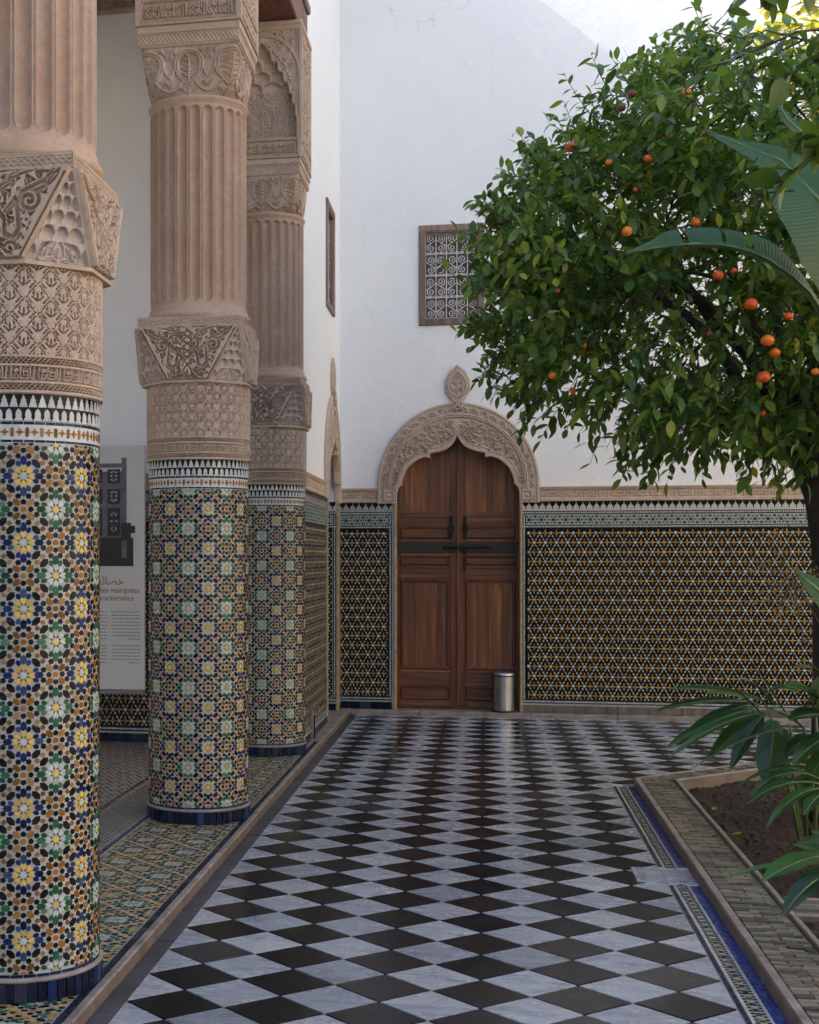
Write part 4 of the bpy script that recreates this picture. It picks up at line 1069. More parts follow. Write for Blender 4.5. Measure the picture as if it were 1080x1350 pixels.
def surround(jd=.15):
    n = 420; R, s = resample(inner_half, n // 2); L = R[::-1] * [-1, 1]; I = np.concatenate([L[:-1], R])
    # outer: three-quarter ring, then straight down
    ro = .785; cz = 2.262
    th = np.linspace(0, PI / 2, 120); O = [(ro * math.sin(t), cz + (ro + .028) * math.cos(t)) for t in th] + [(ro, 2.2), (ro, 2.085)]
    Ro, so = resample(O, n // 2); Lo = Ro[::-1] * [-1, 1]; O = np.concatenate([Lo[:-1], Ro])
    nv = 110; t = np.linspace(0, 1, nv)[:, None]; X = O[None, :, 0] * (1 - t) + I[None, :, 0] * t; Z = O[None, :, 1] * (1 - t) + I[None, :, 1] * t
    dout = np.where(Z > cz, ro - np.hypot(X, (Z - cz) * ro / (ro + .028)), ro - np.abs(X)); seg = np.hypot(O[:, 0] - I[:, 0], O[:, 1] - I[:, 1])[None, :]; din = (1 - t) * seg
    ang = np.arctan2(X, np.maximum(Z - cz, 0) + 1e-6) * .72 + np.sign(X) * np.maximum(cz - Z, 0)
    H = np.ones_like(X) * .034
    def ring(a, b, v):
        m = (dout >= a) & (dout < b); H[m] = v if np.isscalar(v) else v[m]
    ring(0, .014, .022); ring(.014, .024, .030); ring(.024, .030, .020)
    ring(.030, .104, .018 + .015 * SB.sample(ang + 1.2, (dout - .030) / .074 * .10 + .0)); ring(.104, .110, .020); ring(.110, .122, .036); ring(.122, .128, .024); ring(.128, .140, .034); ring(.140, .146, .024)
    m = dout >= .146; v = .016 + .019 * SA.sample(X, Z); H[m] = v[m]
    e = din < .050; H[e] = .036; e = (din >= .036) & (din < .042); H[e] = .022; e = (din >= .050) & (din < .056); H[e] = .020
    sq = (np.abs(np.abs(X) - .665) < .065) & (Z < 2.225) & (Z > 2.10); q = np.maximum(np.abs(np.abs(X) - .665), np.abs(Z - 2.16)); H[sq & (q > .05)] = .024; H[sq & (q < .05)] = .032; H[sq & (q < .036)] = .022; H[sq & (q < .012)] = .034
    H[0, :] = 0
    Pg = np.stack([X, -H, Z], -1)
    jam = Pg[-1:, :, :].copy(); jam[..., 1] = jd; Pg = np.concatenate([Pg, jam], 0); 
    return Pg
def finial():
    nu, nv = 90, 40; t = np.linspace(0, 2 * PI, nu)[None, :]; q = np.linspace(0, 1, nv)[:, None]
    st = np.sin(t); ct = np.cos(t); r = .128 * (1 - .10 * np.abs(ct) ** 2); rz = np.where(ct > 0, .185 + .02 * np.clip(ct, 0, 1) ** 12, .150)
    lob = 1 + .025 * np.cos(10 * t); X = r * st * q * lob; Z = 3.235 + rz * ct * q * lob
    H = np.where(q > .93, .016, np.where(q > .72, .026 - .008 * (np.sin(t * 34) > 0), np.where(q > .62, .034, .020 + .014 * FF.sample(X, Z))))
    H = H * np.ones_like(X); H[-1, :] = 0
    return np.stack([X, -H, Z], -1)
FF = Ras(.3, .45, .002, -.15, 3.02)
for s in (1, -1):
    q = lambda pts: [(s * x, y) for x, y in pts]
    FF.stroke(q([(0, 3.11), (.045, 3.17), (.062, 3.24), (.045, 3.30), (0, 3.355)]), .006); FF.spiral((s * .03, 3.20), .024, 0, 1.3, .0045, s); FF.spiral((s * .028, 3.27), .020, 1, 1.2, .0045, s); FF.leaf((s * .005, 3.13), (s * .03, 3.16), .01, .2)
FF.stroke([(0, 3.12), (0, 3.33)], .005); FF.leaf((0, 3.28), (0, 3.34), .012, 0)
me_sur = gm('door_surround', surround(), M['plaster_pale']); me_sur2 = gm('door_surround', surround(.03), M['plaster_pale']); me_fin = gm('finial', finial(), M['plaster_pale'])
mk = MB(); ring_pts = [(.045 * math.cos(a), -.034, 3.045 + .042 * math.sin(a)) for a in np.linspace(0, 2 * PI, 25)]; mk.tube(ring_pts, .009, 6)
mk.tube([(-.07, -.03, 3.135), (-.035, -.038, 3.10), (.035, -.044, 3.02), (.05, -.036, 2.99)], .009, 6); mk.tube([(.07, -.03, 3.135), (.035, -.038, 3.10), (-.035, -.044, 3.02), (-.05, -.036, 2.99)], .009, 6); mk.lathe([(.030, 0), (.030, .02), (.0, .024)], 16)
me_knot = MB().tube(ring_pts, .009, 6).tube([(-.075, -.026, 3.14), (-.035, -.036, 3.095), (.035, -.044, 3.02), (.05, -.036, 2.985)], .009, 6).tube([(.075, -.026, 3.14), (.035, -.038, 3.095), (-.035, -.042, 3.02), (-.05, -.036, 2.985)], .009, 6).box(-.05, .05, -.02, 0, 2.99, 3.12).mesh('knot', M['plaster_pale'])
jm = MB()
for s in (1, -1):
    x0 = s * .597; 
    jm.box(min(x0, x0 + s * .026), max(x0, x0 + s * .026), -.020, .15, .045, 2.086, 0, .004)
    for k in range(86): jm.box(min(x0 + s * .005, x0 + s * .021), max(x0 + s * .005, x0 + s * .021), -.0235, -.019, .055 + k * .0236, .055 + k * .0236 + .016, 0)
me_jamb = jm.mesh('jamb_strips', M['kerb'])
M['jamb'] = mat_simple('jamb_tile', (.36, .27, .15), .5, .3, 20); me_jamb.materials.clear(); me_jamb.materials.append(M['jamb'])
def doorway(parent, loc, rz, sx=1.0):
    s = link('door_surround', me_sur if sx == 1 else me_sur2, parent, loc, (0, 0, rz)); s.scale = (sx, 1, 1)
    for nm, me in (('finial', me_fin), ('knot', me_knot), ('jamb_strips', me_jamb)):
        link(nm, me, s)
    return s
doorway(back_wall, (DX, -.003, 0), 0)

# the double door
door_y = WY + .135
def panel_frame(mb, x0, x1, z0, z1, y, w=.022, d=.016, mi=0):
    """raised moulding round a panel"""
    for (a, b, c, e) in ((x0, x1, z1 - w, z1), (x0, x1, z0, z0 + w), (x0, x0 + w, z0 + w, z1 - w), (x1 - w, x1, z0 + w, z1 - w)):
        mb.box(a, b, y - d, y + .005, c, e, mi, .006)
for s in (0, 1):
    x0, x1 = (-.870, -.2655) if s == 0 else (-.2595, .345)
    leaf = empty('door_leaf', (x0 if s == 0 else x1, .135, 0), 0, back_wall); ly = 0
    X = lambda v: v - (x0 if s == 0 else x1)
    m = MB(); m.box(X(x0), X(x1), .012, .045, .075, 2.80); m.build('backing', M['wood_dark'], leaf)
    m = MB()                             # stiles
    m.box(X(x0), X(x0) + .045, -.004, .02, .075, 2.8, 0, .003) if s == 0 else m.box(X(x1) - .045, X(x1), -.004, .02, .075, 2.8, 0, .003)
    ms = (x1 - .072, x1) if s == 0 else (x0, x0 + .075)
    m.box(X(ms[0]), X(ms[1]), -.006, .02, .075, 2.8, 0, .004); m.build('stile', M['wood_dark'], leaf)
    if s == 1: MB().box(X(-.272), X(-.248), -.022, -.005, .085, 2.8, 0, .005).build('meeting_strip', M['wood'], leaf)
    pa, pb = (x0 + .045, x1 - .072) if s == 0 else (x0 + .075, x1 - .045)
    rails = [(.075, .135), (.275, .305) , (.405, .437), (1.340, 1.385), (1.440, 1.475), (1.565, 1.60), (1.705, 1.735), (1.86, 1.895), (1.950, 1.995)]
    for (a, b) in rails: MB().box(X(pa), X(pb), -.005, .02, a, b, 0, .003).build('rail', M['wood_x'], leaf)
    pans = [(.135, .275), (.437, 1.340), (1.475, 1.565), (1.735, 1.86)]
    for (a, b) in pans:
        if b - a > .5:
            n = 4; e = [pa + (pb - pa) * q for q in (0, .26, .47, .74, 1)]
            for q in range(n): MB().box(X(e[q]) + .0008, X(e[q + 1]) - .0008, .004 + r0.uniform(-.001, .001), .018, a, b, 0, .001).build('plank', M['wood'], leaf)
        else: MB().box(X(pa), X(pb), .002, .018, a, b, 0, .002).build('panel_board', M['wood_x'], leaf)
        f = MB(); panel_frame(f, X(pa) + .002, X(pb) - .002, a + .002, b - .002, .004, .030 if b - a > .2 else .018, .020); f.build('panel_moulding', M['wood_dark'], leaf)
    for (a, b) in ((.305, .405), (1.385, 1.44), (1.895, 1.95)): MB().box(X(pa), X(pb), .0, .018, a, b, 0, .003).build('cross_board', M['wood_x'], leaf)
    e = [pa + (pb - pa) * q for q in (0, .2, .42, .55, .8, 1)]
    for q in range(5): MB().box(X(e[q]) + .0008, X(e[q + 1]) - .0008, .003 + r0.uniform(-.001, .001), .018, 1.995, 2.8, 0, .001).build('plank', M['wood'], leaf)
    MB().box(X(x0 + .002), X(x1 - .002), -.018, .004, 1.600, 1.705, 0, .004).build('iron_band', M['wood_bar'], leaf)
    hx = -.325 if s == 0 else -.190
    h = MB(); h.box(X(hx - .016), X(hx + .016), -.022, -.004, 1.73, 1.96, 0, .004); h.tube([(X(hx) + .026 * math.cos(a), -.035, 1.83 + .045 * math.sin(a)) for a in np.linspace(0, 2 * PI, 17)], .006, 6)
    h.lathe([(.012, -.02), (.014, 0), (.004, .012)], 10, (X(hx), -.02)) if False else h.box(X(hx - .01), X(hx + .01), -.04, -.02, 1.865, 1.89, 0, .004)
    h.build('knocker', M['iron'], leaf)
    if s == 1:
        b = MB(); b.tube([(X(-.405), -.040, 1.643), (X(-.38), -.044, 1.653), (X(.04), -.044, 1.657), (X(.065), -.042, 1.650)], [.008, .012, .012, .007], 8)
        for q in (-.36, -.27, -.2, -.05): b.box(X(q) - .009, X(q) + .009, -.058, -.016, 1.636, 1.674, 0, .003)
        b.build('sliding_bolt', M['iron'], leaf)
        b = MB(); b.box(X(-.215), X(-.175), -.05, -.018, 1.585, 1.625, 0, .006); b.tube([(X(-.195) + .014 * math.cos(a), -.036, 1.625 + .022 * math.sin(a)) for a in np.linspace(0, PI, 9)], .004, 6); b.box(X(-.205), X(-.183), -.024, -.004, 1.42, 1.56, 0, .004); b.build('padlock', M['iron'], leaf)
under(MB().box(OX0, OX1, WY + .12, WY + .5, -.05, .074, 0, .004).build('sill', M['wood_dark']), back_wall)
under(MB().box(OX0 - .1, OX1 + .1, WY + .30, WY + .44, -.05, 2.9).build('dark_backing', M['dark']), back_wall)

# grilled window
def grille():
    m = MB(); W, Hh = .510, .862; nc, nr = 5, 8; cw, ch = W / nc, Hh / nr
    def spiral(cx, cz, r, a0, sg): return [(cx + r * (1 - .86 * k / 20) * math.cos(a0 + sg * k / 20 * 2 * PI * 1.6), 0, cz + r * (1 - .86 * k / 20) * math.sin(a0 + sg * k / 20 * 2 * PI * 1.6)) for k in range(21)]
    for i in range(nc + 1): m.tube([(i * cw - W / 2, 0, 0), (i * cw - W / 2, 0, Hh)], .0045, 4)
    for j in range(0, nr + 1, 2):
        m.tube([(-W / 2, -.004, j * ch), (W / 2, -.004, j * ch)], .006, 4)
        m.tube([(-W / 2, -.006, j * ch + .014), (W / 2, -.006, j * ch + .014)], .003, 4)
    for j in range(nr):
        for i in range(nc):
            cx, cz = (i + .5) * cw - W / 2, (j + .5) * ch + (.006 if j % 2 == 0 else -.004); sg = 1 if (i + j // 2) % 2 else -1
            m.tube(spiral(cx, cz, .040, (PI / 2 if j % 2 == 0 else -PI / 2), sg * (1 if j % 2 == 0 else -1)), .0042, 4)
    for j in range(0, nr, 2):
        for i in range(nc):
            a = i * cw - W / 2; b = a + cw
            if (i + j // 2) % 2: a, b = b, a
            m.tube([(a, -.004, (j + 1) * ch + .035), (b, -.004, (j + 1) * ch - .035)], .004, 4)
    for j in range(0, nr + 1, 2):
        for i in range(nc * 2 + 1): m.box(i * cw / 2 - W / 2 - .007, i * cw / 2 - W / 2 + .007, -.012, .0, j * ch - .004, j * ch + .018)
    return m.mesh('grille', M['grille'])
me_gr = grille()
fm = MB(); w2, h2 = .3185, .990
for (a, b, c, d) in ((-w2, w2, h2 - .062, h2), (-w2, w2, 0, .062), (-w2, -w2 + .060, .062, h2 - .062), (w2 - .060, w2, .062, h2 - .062)): fm.box(a, b, -.022, .02, c, d, 0, .006)
for (a, b, c, d) in ((-w2 + .05, w2 - .05, h2 - .072, h2 - .058), (-w2 + .05, w2 - .05, .058, .072), (-w2 + .052, -w2 + .066, .072, h2 - .072), (w2 - .066, w2 - .052, .072, h2 - .072)): fm.box(a, b, -.012, .03, c, d, 0, .003)
me_fr = fm.mesh('window_frame', M['frame'])
me_sh = MB().box(-.30, .30, .16, .18, .02, .97).box(-.02, .02, .14, .16, .05, .95).box(-.27, .27, .14, .16, .3, .34).box(-.27, .27, .14, .16, .64, .68).mesh('shutter', M['shutter'])
def window(parent, loc, rz):
    w = link('window_frame', me_fr, parent, loc, (0, 0, rz)); link('grille', me_gr, w, (0, .035, .064)); link('shutter', me_sh, w); return w
window(back_wall, (-.3185, 0, 3.838), .0)

# side wall on the left, beyond the last column
SY0 = 11.03
side_wall = empty('side_wall', (XS, SY0, 0)); tag(side_wall, 'white wall left beyond the columns with slit-like window and narrow arched doorway', 'wall', kind='thing')
sy = 13.155; SXK = .82; ho = .597 * SXK
m = MB(); rect_wall(m, XS - .45, XS, SY0, WY + .02, 0, 8.5, [(sy - ho - .004, sy + ho + .004, -.02, 2.79), (13.0 - .26, 13.0 + .26, 3.90, 4.77)], 'y')
under(m.build('plaster', M['wall']), side_wall)
window(side_wall, (0, 12.985 - SY0, 3.848), PI / 2)
doorway(side_wall, (.003, sy - SY0, 0), PI / 2, SXK)
d1 = dado(sy - ho - .03 - SY0, 'x'); tag(link('mosaic_dado', d1, side_wall, (.012, 0, 0), (0, 0, PI / 2)), kind='stuff')
d2 = dado(.30, 'y'); w_ = WY - (sy + ho + .03) ; o = link('mosaic_dado', d2, side_wall, (.012, sy + ho + .03 - SY0, 0), (0, 0, PI / 2)); o.scale = (max(.05, w_ / .30), 1, 1); tag(o, kind='stuff')
d3 = dado(.42, 'z', frame_l=False); o = link('mosaic_dado', d3, side_wall, (-.425, sy + ho - .003 - SY0, 0)); tag(o, kind='stuff')
link('frieze', gm('frieze', frieze(sy - .785 * SXK - SY0), M['plaster']), side_wall, (.002, 0, 0), (0, 0, PI / 2))
under(MB().box(XS - .001, XS + .0115, SY0, sy - ho - .03, 0, 2.095).box(XS - .001, XS + .0115, sy + ho + .03, WY - .013, 0, 2.095).build('dado_bed', M['mortar']), side_wall)
under(MB().box(XS - 1.6, XS - 1.5, SY0 + .3, WY + .3, 0, 3.2).box(XS - 1.6, XS - .45, WY - .08, WY + .02, 0, 3.2).box(XS - 1.6, XS - .45, SY0 + .3, WY, 3.2, 3.3).build('passage', M['wall_in']), side_wall)
under(MB().box(XS - .02, XL0 - .08, SY0 + .3, 13.86, ZB - .03, ZB + .006, 0, .003).box(XS - 1.6, XS - .02, SY0 + .35, 13.9, ZB - .03, ZB + .006).build('door_sill', M['kerb']), side_wall)
under(MB().box(XS + .013, XS + .040, 11.42, 11.45, .05, .29, 0, .003).build('pipe_cover', M['kerb']), side_wall)
under(MB().box(XS + .041, XS + .052, 11.425, 11.445, .05, .25, 0, .002).build('iron_stop', M['iron']), side_wall)

# end wall of the gallery, rear wall, ceiling, beam and the wall it carries
end_wall = empty('gallery_end_wall', (-3.2, SY0, 0)); tag(end_wall, 'shaded white wall closing the gallery behind the printed panel, dark mosaic at its foot', 'wall', kind='thing')
under(MB().box(-5.2, XS - .46, SY0, SY0 + .3, 0, 6.3).box(XS - .46, XS - .002, SY0 + .002, SY0 + .2, 0, 6.3).build('plaster', M['wall_in']), end_wall)
tag(link('mosaic_dado', dado(3.28, 'e', frame_l=False, frame_r=False), end_wall, (-2.0, -.012, 0)), kind='stuff')
under(MB().box(-5.2, -1.93, SY0 - .011, SY0 + .01, 0, 2.095).build('dado_bed', M['mortar']), end_wall)
link('frieze', gm('frieze', frieze(3.3), M['plaster']), end_wall, (-2.0, -.002, 0))
co = MB(); co.box(-5.2, -1.9, SY0 - .05, SY0, 6.01, 6.03, 0, .004); co.build('cornice_edge', M['plaster'])
CO = Ras(.8, .30, .003, 0, 0, True)
for k in range(5):
    for s in (1, -1): CO.stroke([(.08 + k * .16 + s * x, y) for x, y in ((.07, .06), (.07, .16), (.045, .20), (0, .24))], .007)
    CO.leaf((.08 + k * .16, .08), (.08 + k * .16, .2), .02, 0); CO.spiral((.16 * k, .22), .03, 0, 1.2, .006)
CO.stroke([(0, .03), (.8, .03)], .006); CO.stroke([(0, .05), (.8, .05)], .004)
x = np.linspace(0, 3.3, 700)[None, :]; z = np.linspace(0, .30, 80)[:, None]; H = CO.sample(x + 0 * z, z + 0 * x)
H = np.where((z < .045) & (z > .01), chain(x + 0 * z, z - .01 + 0 * x, .035), H)
cg = np.stack([x + 0 * z, -.012 - .03 * (z / .3) - .030 * H, z + 6.0 + 0 * x], -1); cg[0, :, 1] = 0
link('cornice', gm('cornice', cg, M['plaster']), end_wall, (-2.0, 0, 0))
for o in list(COL.objects):
    if o.name == 'cornice_edge': under(o, end_wall)
ends = [o for o in COL.objects if o.parent == end_wall]
for o in ends:
    if o.name.startswith(('mosaic_dado', 'frieze', 'cornice')) and o.data.name.startswith(('mosaic_dado', 'frieze', 'cornice')) and o.name != 'cornice_edge': o.location.x = -5.2 + 3.2
rear = MB(); rear.box(-4.7, -4.4, -4, SY0 + .3, 0, 6.3); o = rear.build('gallery_rear_wall', M['wall_in']); tag(o, 'plain plaster wall along the back of the gallery behind the columns', 'wall', kind='thing')
upper = empty('arcade_upper_wall', (-1.64, 4, 5.6)); tag(upper, 'painted timber beam and white wall carried above the columns at the top edge', 'upper wall', kind='thing')
under(MB().box(-1.90, -1.38, -4, SY0 - .005, 5.605, 5.86, 0, .01).build('beam', M['beam']), upper)
under(MB().box(-1.945, -1.355, -4, SY0 - .005, 5.86, 5.93, 0, .01).build('beam_moulding', M['frame']), upper)
under(MB().box(-1.86, XS, -4, SY0 + .0, 5.93, 8.5).build('plaster', M['wall']), upper)
under(MB().box(-5.5, -1.86, -4, SY0 + .3, 6.32, 6.5).build('gallery_ceiling', M['wall_in']), upper)
for q in range(48): under(MB().box(-5.2, -1.9, -3.6 + q * .31, -3.48 + q * .31, 6.20, 6.319, 0, .006).build('joist', M['wall_in']), upper)
EAVE_X = -1.12; EAVE_Z = 6.967 - SUN_SLOPE * (EAVE_X - .549) 
roof = MB(); roof.box(-5.6, EAVE_X, -5, WY + .45, EAVE_Z - .16, EAVE_Z, 0, .01); roof.box(-5.4, EAVE_X - .06, -5, WY + .45, EAVE_Z - .32, EAVE_Z - .16)
under(roof.build('eave', M['beam']), upper)
# the rest of the court round the camera
o = MB().box(9.2, 9.6, -4.4, WY + .45, -.1, 8.6).build('right_wall', M['warm']); tag(o, 'plain warm plastered wall closing the garden side of the court', 'wall', kind='thing')
o = MB().box(-1.4, 9.6, -4.6, -4.2, -.1, 4.0).build('near_wall', M['warm']); tag(o, 'plain plastered wall added unseen behind the viewer, kept low to let skylight in', 'wall', kind='thing')  # added out of view for bounced light; low so skylight reaches the arcade
for o in list(COL.objects):
    if o.name == 'cornice_edge' and o.parent is None: under(o, end_wall)

# ------------------------------------------------------------------ planting bed with its mosaic border
KH = .060
bed = empty('planting_bed', (1.0, 7, 0)); tag(bed, 'raised planting bed edged with glazed brick and stone, blue mosaic strip beside it', 'planting bed', kind='thing')
def B(mb, name, mat, par=bed):
    o = mb.build(name, mat)
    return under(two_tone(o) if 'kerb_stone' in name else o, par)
C0 = 9.82                                  # corner of the outer line at x = .852, then 45 degrees
SLAB = (6.925, 7.250)
# mosaic strip on the floor: navy line, chequered zigzag, navy line, broad blue band
ms = MB(); ms.box(.853, .992, -3, 9.9, -.02, -.001, 0)
def okY(a, b): return not (b > SLAB[0] and a < SLAB[1])
y = 2.6
while y < 9.80:
    if okY(y, y + .05):
        ms.box(.854, .872, y, y + .048, -.01, .0012, 4, .001)
        for q in range(3):
            ms.box(.947 + q * .0155, .9615 + q * .0155, y, y + .048, -.01, .0012 + r0.uniform(-.0004, .0006), 7, .001)
    y += .05
y = 2.6; k = 0
while y < 9.80:
    if okY(y, y + .032):
        zz = .0013 + r0.uniform(0, .0005)
        def pc(xa, xb, ya, yb, c): ms.add([(xa, ya, zz), (xb, ya, zz), (xb, yb, zz), (xa, yb, zz)], [(0, 1, 2, 3)], c)
        pc(.8742, .8835, y + .001, y + .030, 0); pc(.9365, .9458, y + .001, y + .030, 0)
        for xa in (.8850, .9215):
            pc(xa, xa + .0130, y + .001, y + .018, 1)
        c = [6, 1, 6, 2, 6, 1, 5][k % 7]
        pc(.8995, .9200, y + .001, y + .015, c); pc(.8995, .9200, y + .017, y + .030, 6 if k % 2 else 1)
    y += .032; k += 1
tag(B(ms, 'mosaic_strip', [M['t_white'], M['t_black'], M['t_brown'], M['t_blue'], M['t_navy'], M['t_dgreen'], M['t_mint'], M['t_band']]), kind='stuff')
B(MB().box(.853, .992, SLAB[0] + .01, SLAB[1] - .02, -.01, .003, 0, .002), 'drain_slab', M['mwhite'])
B(MB().box(.715, .852, SLAB[0] + .01, SLAB[1], -.01, .0045, 0, .002), 'drain_slab', M['mwhite'])
B(MB().box(.740, .744, SLAB[0] + .03, SLAB[1] - .02, .0, .006).box(.758, .762, SLAB[0] + .03, SLAB[1] - .02, .0, .006), 'drain_groove', M['grout'])
# kerb stones (outer), brick band, inner kerb; then the same round the 45 degree corner
def oriented(mb_fn, name, mat, u0, v0, ang):
    o = mb_fn.build(name, mat); o = two_tone(o) if 'kerb_stone' in name else o; o.location = (u0, v0, 0); o.rotation_euler = (0, 0, ang); o.parent = bed; o.matrix_parent_inverse = Matrix.Translation(-Vector(bed.location)); return o
XA, XB, XC, XD = .992, 1.032, 1.240, 1.268
# where each line turns the corner (line at distance d inside the outer line)
def corner_y(x): return C0 + .075 + (x - .852) * (-.4142) + 0
y = -3.0
while y < corner_y(XA):
    e = min(y + r0.uniform(.6, 1.0), corner_y(XA) - .0)
    B(MB().box(XA, XB, y, e - .003, -.02, KH + r0.uniform(-.001, .001), 0, .006), 'kerb_stone', M['kerb']); y = e + .0
    if e >= corner_y(XA) - .001: break
y = -3.0
while y < corner_y(XC):
    e = min(y + r0.uniform(.5, .9), corner_y(XC))
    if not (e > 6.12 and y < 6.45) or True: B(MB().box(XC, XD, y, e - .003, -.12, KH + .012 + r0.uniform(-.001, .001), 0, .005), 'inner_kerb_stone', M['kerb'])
    y = e
    if e >= corner_y(XC) - .001: break
B(MB().box(XB, XC, -3, 9.75, -.02, KH - .012), 'mortar_bed', M['mortar'])
bar_mesh = {}
def bar(l, w=.0225):
    k = round(l, 2)
    if k not in bar_mesh: bar_mesh[k] = MB().box(0, l, -w / 2, w / 2, -.02, 0, 0, .003).mesh('brick', M['bar'])
    return bar_mesh[k]
nbar = 0; y = 3.9; row = 0; restb = MB()
while y < 9.72:
    w = .0285; sp = [0, .105, .205] if row % 2 else [0, .062, .162, .205]
    for a, b_ in zip(sp[:-1], sp[1:]):
        if XB + a > XC - .01: continue
        l = min(b_, .199) - a - .004
        near = y < 6.6
        z = KH + r0.uniform(-.004, .003)
        if near and nbar < 290 and l > .03:
            o = link('brick', bar(l), bed, None, (r0.gauss(0, .03), r0.gauss(0, .02), r0.gauss(0, .012))); o.location = (XB + a + .002 - 1.0, y - 7, z); nbar += 1
        else: restb.box(XB + a + .002, XB + a + .002 + l, y - w * .40, y + w * .40, z - .02, z, 0, .003)
    y += w + .0015; row += 1
# the cross band between two beds
for q in range(8):
    for x in np.arange(1.275, 3.6, .16):
        restb.box(x + .002, x + .155, 6.222 + q * .0272, 6.244 + q * .0272, .02, KH + r0.uniform(-.003, .002), 0, .003)
B(MB().box(1.273, 3.6, 6.185, 6.218, -.12, KH + .001, 0, .005), 'inner_kerb_stone', M['kerb'])
B(MB().box(1.273, 3.6, 6.440, 6.470, -.12, KH + .01, 0, .005), 'inner_kerb_stone', M['kerb'])
B(MB().box(1.273, 3.6, 6.218, 6.440, -.12, KH - .012), 'mortar_bed', M['mortar'])
# 45 degree side, running away to the right
cx, cy = .992, corner_y(.992)
L45 = 5.0
for (d0, d1, z, nm, mt) in ((0.0, .046, KH, 'kerb_stone', 'kerb'), (.246, .278, KH + .012, 'inner_kerb_stone', 'kerb')):
    # offsets are measured towards the bed
    s0 = d0 * math.tan(PI / 8)
    u = s0
    while u < L45:
        e = u + r0.uniform(.6, .95); oriented(MB().box(u, e - .003, -d1, -d0, -.12, z + r0.uniform(-.001, .001), 0, .005), nm, M[mt], .992, corner_y(.992), PI / 4); u = e
oriented(MB().box(.02, L45, -.246, -.046, -.1, KH - .012), 'mortar_bed', M['mortar'], .992, corner_y(.992), PI / 4)
mbb = MB(); u = .02
while u < 3.6:
    for q, (a, b_) in enumerate(((.046, .110), (.110, .180), (.180, .244))):
        mbb.box(u, u + .0225, -b_ + .002, -a - .002, KH - .02, KH + r0.uniform(-.004, .002), 0, .003)
    u += .0295
tag(oriented(mbb, 'bricks_far', M['bar'], .992, corner_y(.992), PI / 4), kind='stuff')
oriented(MB().box(-.06, L45, 0.002, .055, -.03, .004, 0, .002), 'flush_edging', M['kerb'], .992, corner_y(.992), PI / 4)
tag(B(restb, 'bricks_rest', M['bar']), kind='stuff')
# soil: uneven ground
nx_, ny_ = 260, 420
gx = np.linspace(1.26, 5.2, nx_); gy = np.linspace(-2, 12.6, ny_); GX, GY = np.meshgrid(gx, gy)
GZ = -.012 + .012 * np.sin(GX * 2.3 + 1) * np.sin(GY * 1.7) + rng.normal(0, .005, GX.shape) + .012 * np.sin(GX * 9 + np.sin(GY * 7)) * np.sin(GY * 8)
GZ = np.where((GY > 6.16) & (GY < 6.49), -.09, GZ); GZ = np.where(GY <= 6.16, GZ + .035, GZ); lim = GY - (GX + 8.55); GZ = np.where(lim > 0, -.19, GZ)
o = grid('soil', np.stack([GX, GY, GZ], -1), M['soil']); tag(o, kind='structure')

# ------------------------------------------------------------------ printed panel in the gallery
PYp = 10.72
pan = empty('info_panel', (-3.27, PYp, .44)); tag(pan, 'tall grey printed panel picturing a dark wooden door, standing behind the middle column', 'information panel')
pm = lambda mb, n, m_: under(mb.build(n, m_), pan)
PX1 = -2.640; PX0 = PX1 - 1.15
pm(MB().box(PX0, PX1, PYp, PYp + .04, .50, 2.440, 0, .003), 'board', M['panel'])
M['panel_foot'] = mat_simple('panel_foot', (.17, .165, .16), .5, .05, 2)
pm(MB().box(PX0, PX1, PYp - .002, PYp + .045, .462, .498, 0, .003), 'foot_rail', M['panel_foot'])
for x in (PX0 + .15, PX1 - .25):
    for z in (.8, 2.1): pm(MB().box(x - .02, x + .02, PYp + .041, SY0 - .014, z - .02, z + .02, 0, .003), 'wall_bracket', M['iron'])
yf = PYp - .0012
def flat(mb, pts, d=0, mi=0): mb.add([(x, yf - d, z) for x, z in pts], [tuple(range(len(pts)))], mi)
def fr(mb, x0, x1, z0, z1, d=0, mi=0): flat(mb, [(x0, z0), (x1, z0), (x1, z1), (x0, z1)], d, mi)
K = .00585                                # metres per photo pixel on this panel
def ux(p): return PX1 - (191 - p) * K
def uz(p): return 2.440 - (p - 587) * K
pic = MB(); fr(pic, PX0 + .16, ux(163), uz(751), uz(622), 0, 1); fr(pic, PX0 + .16, ux(175.5), uz(751), uz(712), .0002, 2)
fr(pic, ux(159), ux(166), uz(740), uz(603.5), .0004, 0); fr(pic, ux(158), ux(172), uz(716), uz(692), .0006, 2); fr(pic, ux(170), ux(178), uz(706), uz(696), .0008, 2)
fr(pic, PX0 + .16, ux(160), uz(617), uz(611), .0003, 0)
for (z0, z1) in ((638, 619), (666, 646), (710, 672)):
    for xx in (157, 132, 107):
        fr(pic, ux(xx - 18), ux(xx), uz(z0), uz(z1), .0005, 2)
        cx_, cz_ = ux(xx - 9), (uz(z0) + uz(z1)) / 2; hh = (uz(z1) - uz(z0)) * .42
        for s in (1, -1):
            for (a, b_, c_, d_) in ((0, .9, .5, .55), (.15, .5, .8, .75), (.1, .1, .85, .05), (.1, -.35, .75, -.7), (0, -.9, .45, -.5)):
                A_ = (cx_ + s * a * .042, cz_ + b_ * hh); B_ = (cx_ + s * c_ * .042, cz_ + d_ * hh); flat(pic, [A_, ((A_[0] + B_[0]) / 2, (A_[1] + B_[1]) / 2 + .009), B_, ((A_[0] + B_[0]) / 2, (A_[1] + B_[1]) / 2 - .009)], .0008, 3)
pm(pic, 'picture', [M['ph_wood'], M['ph_wood'], M['ph_dark'], M['ph_pale']])
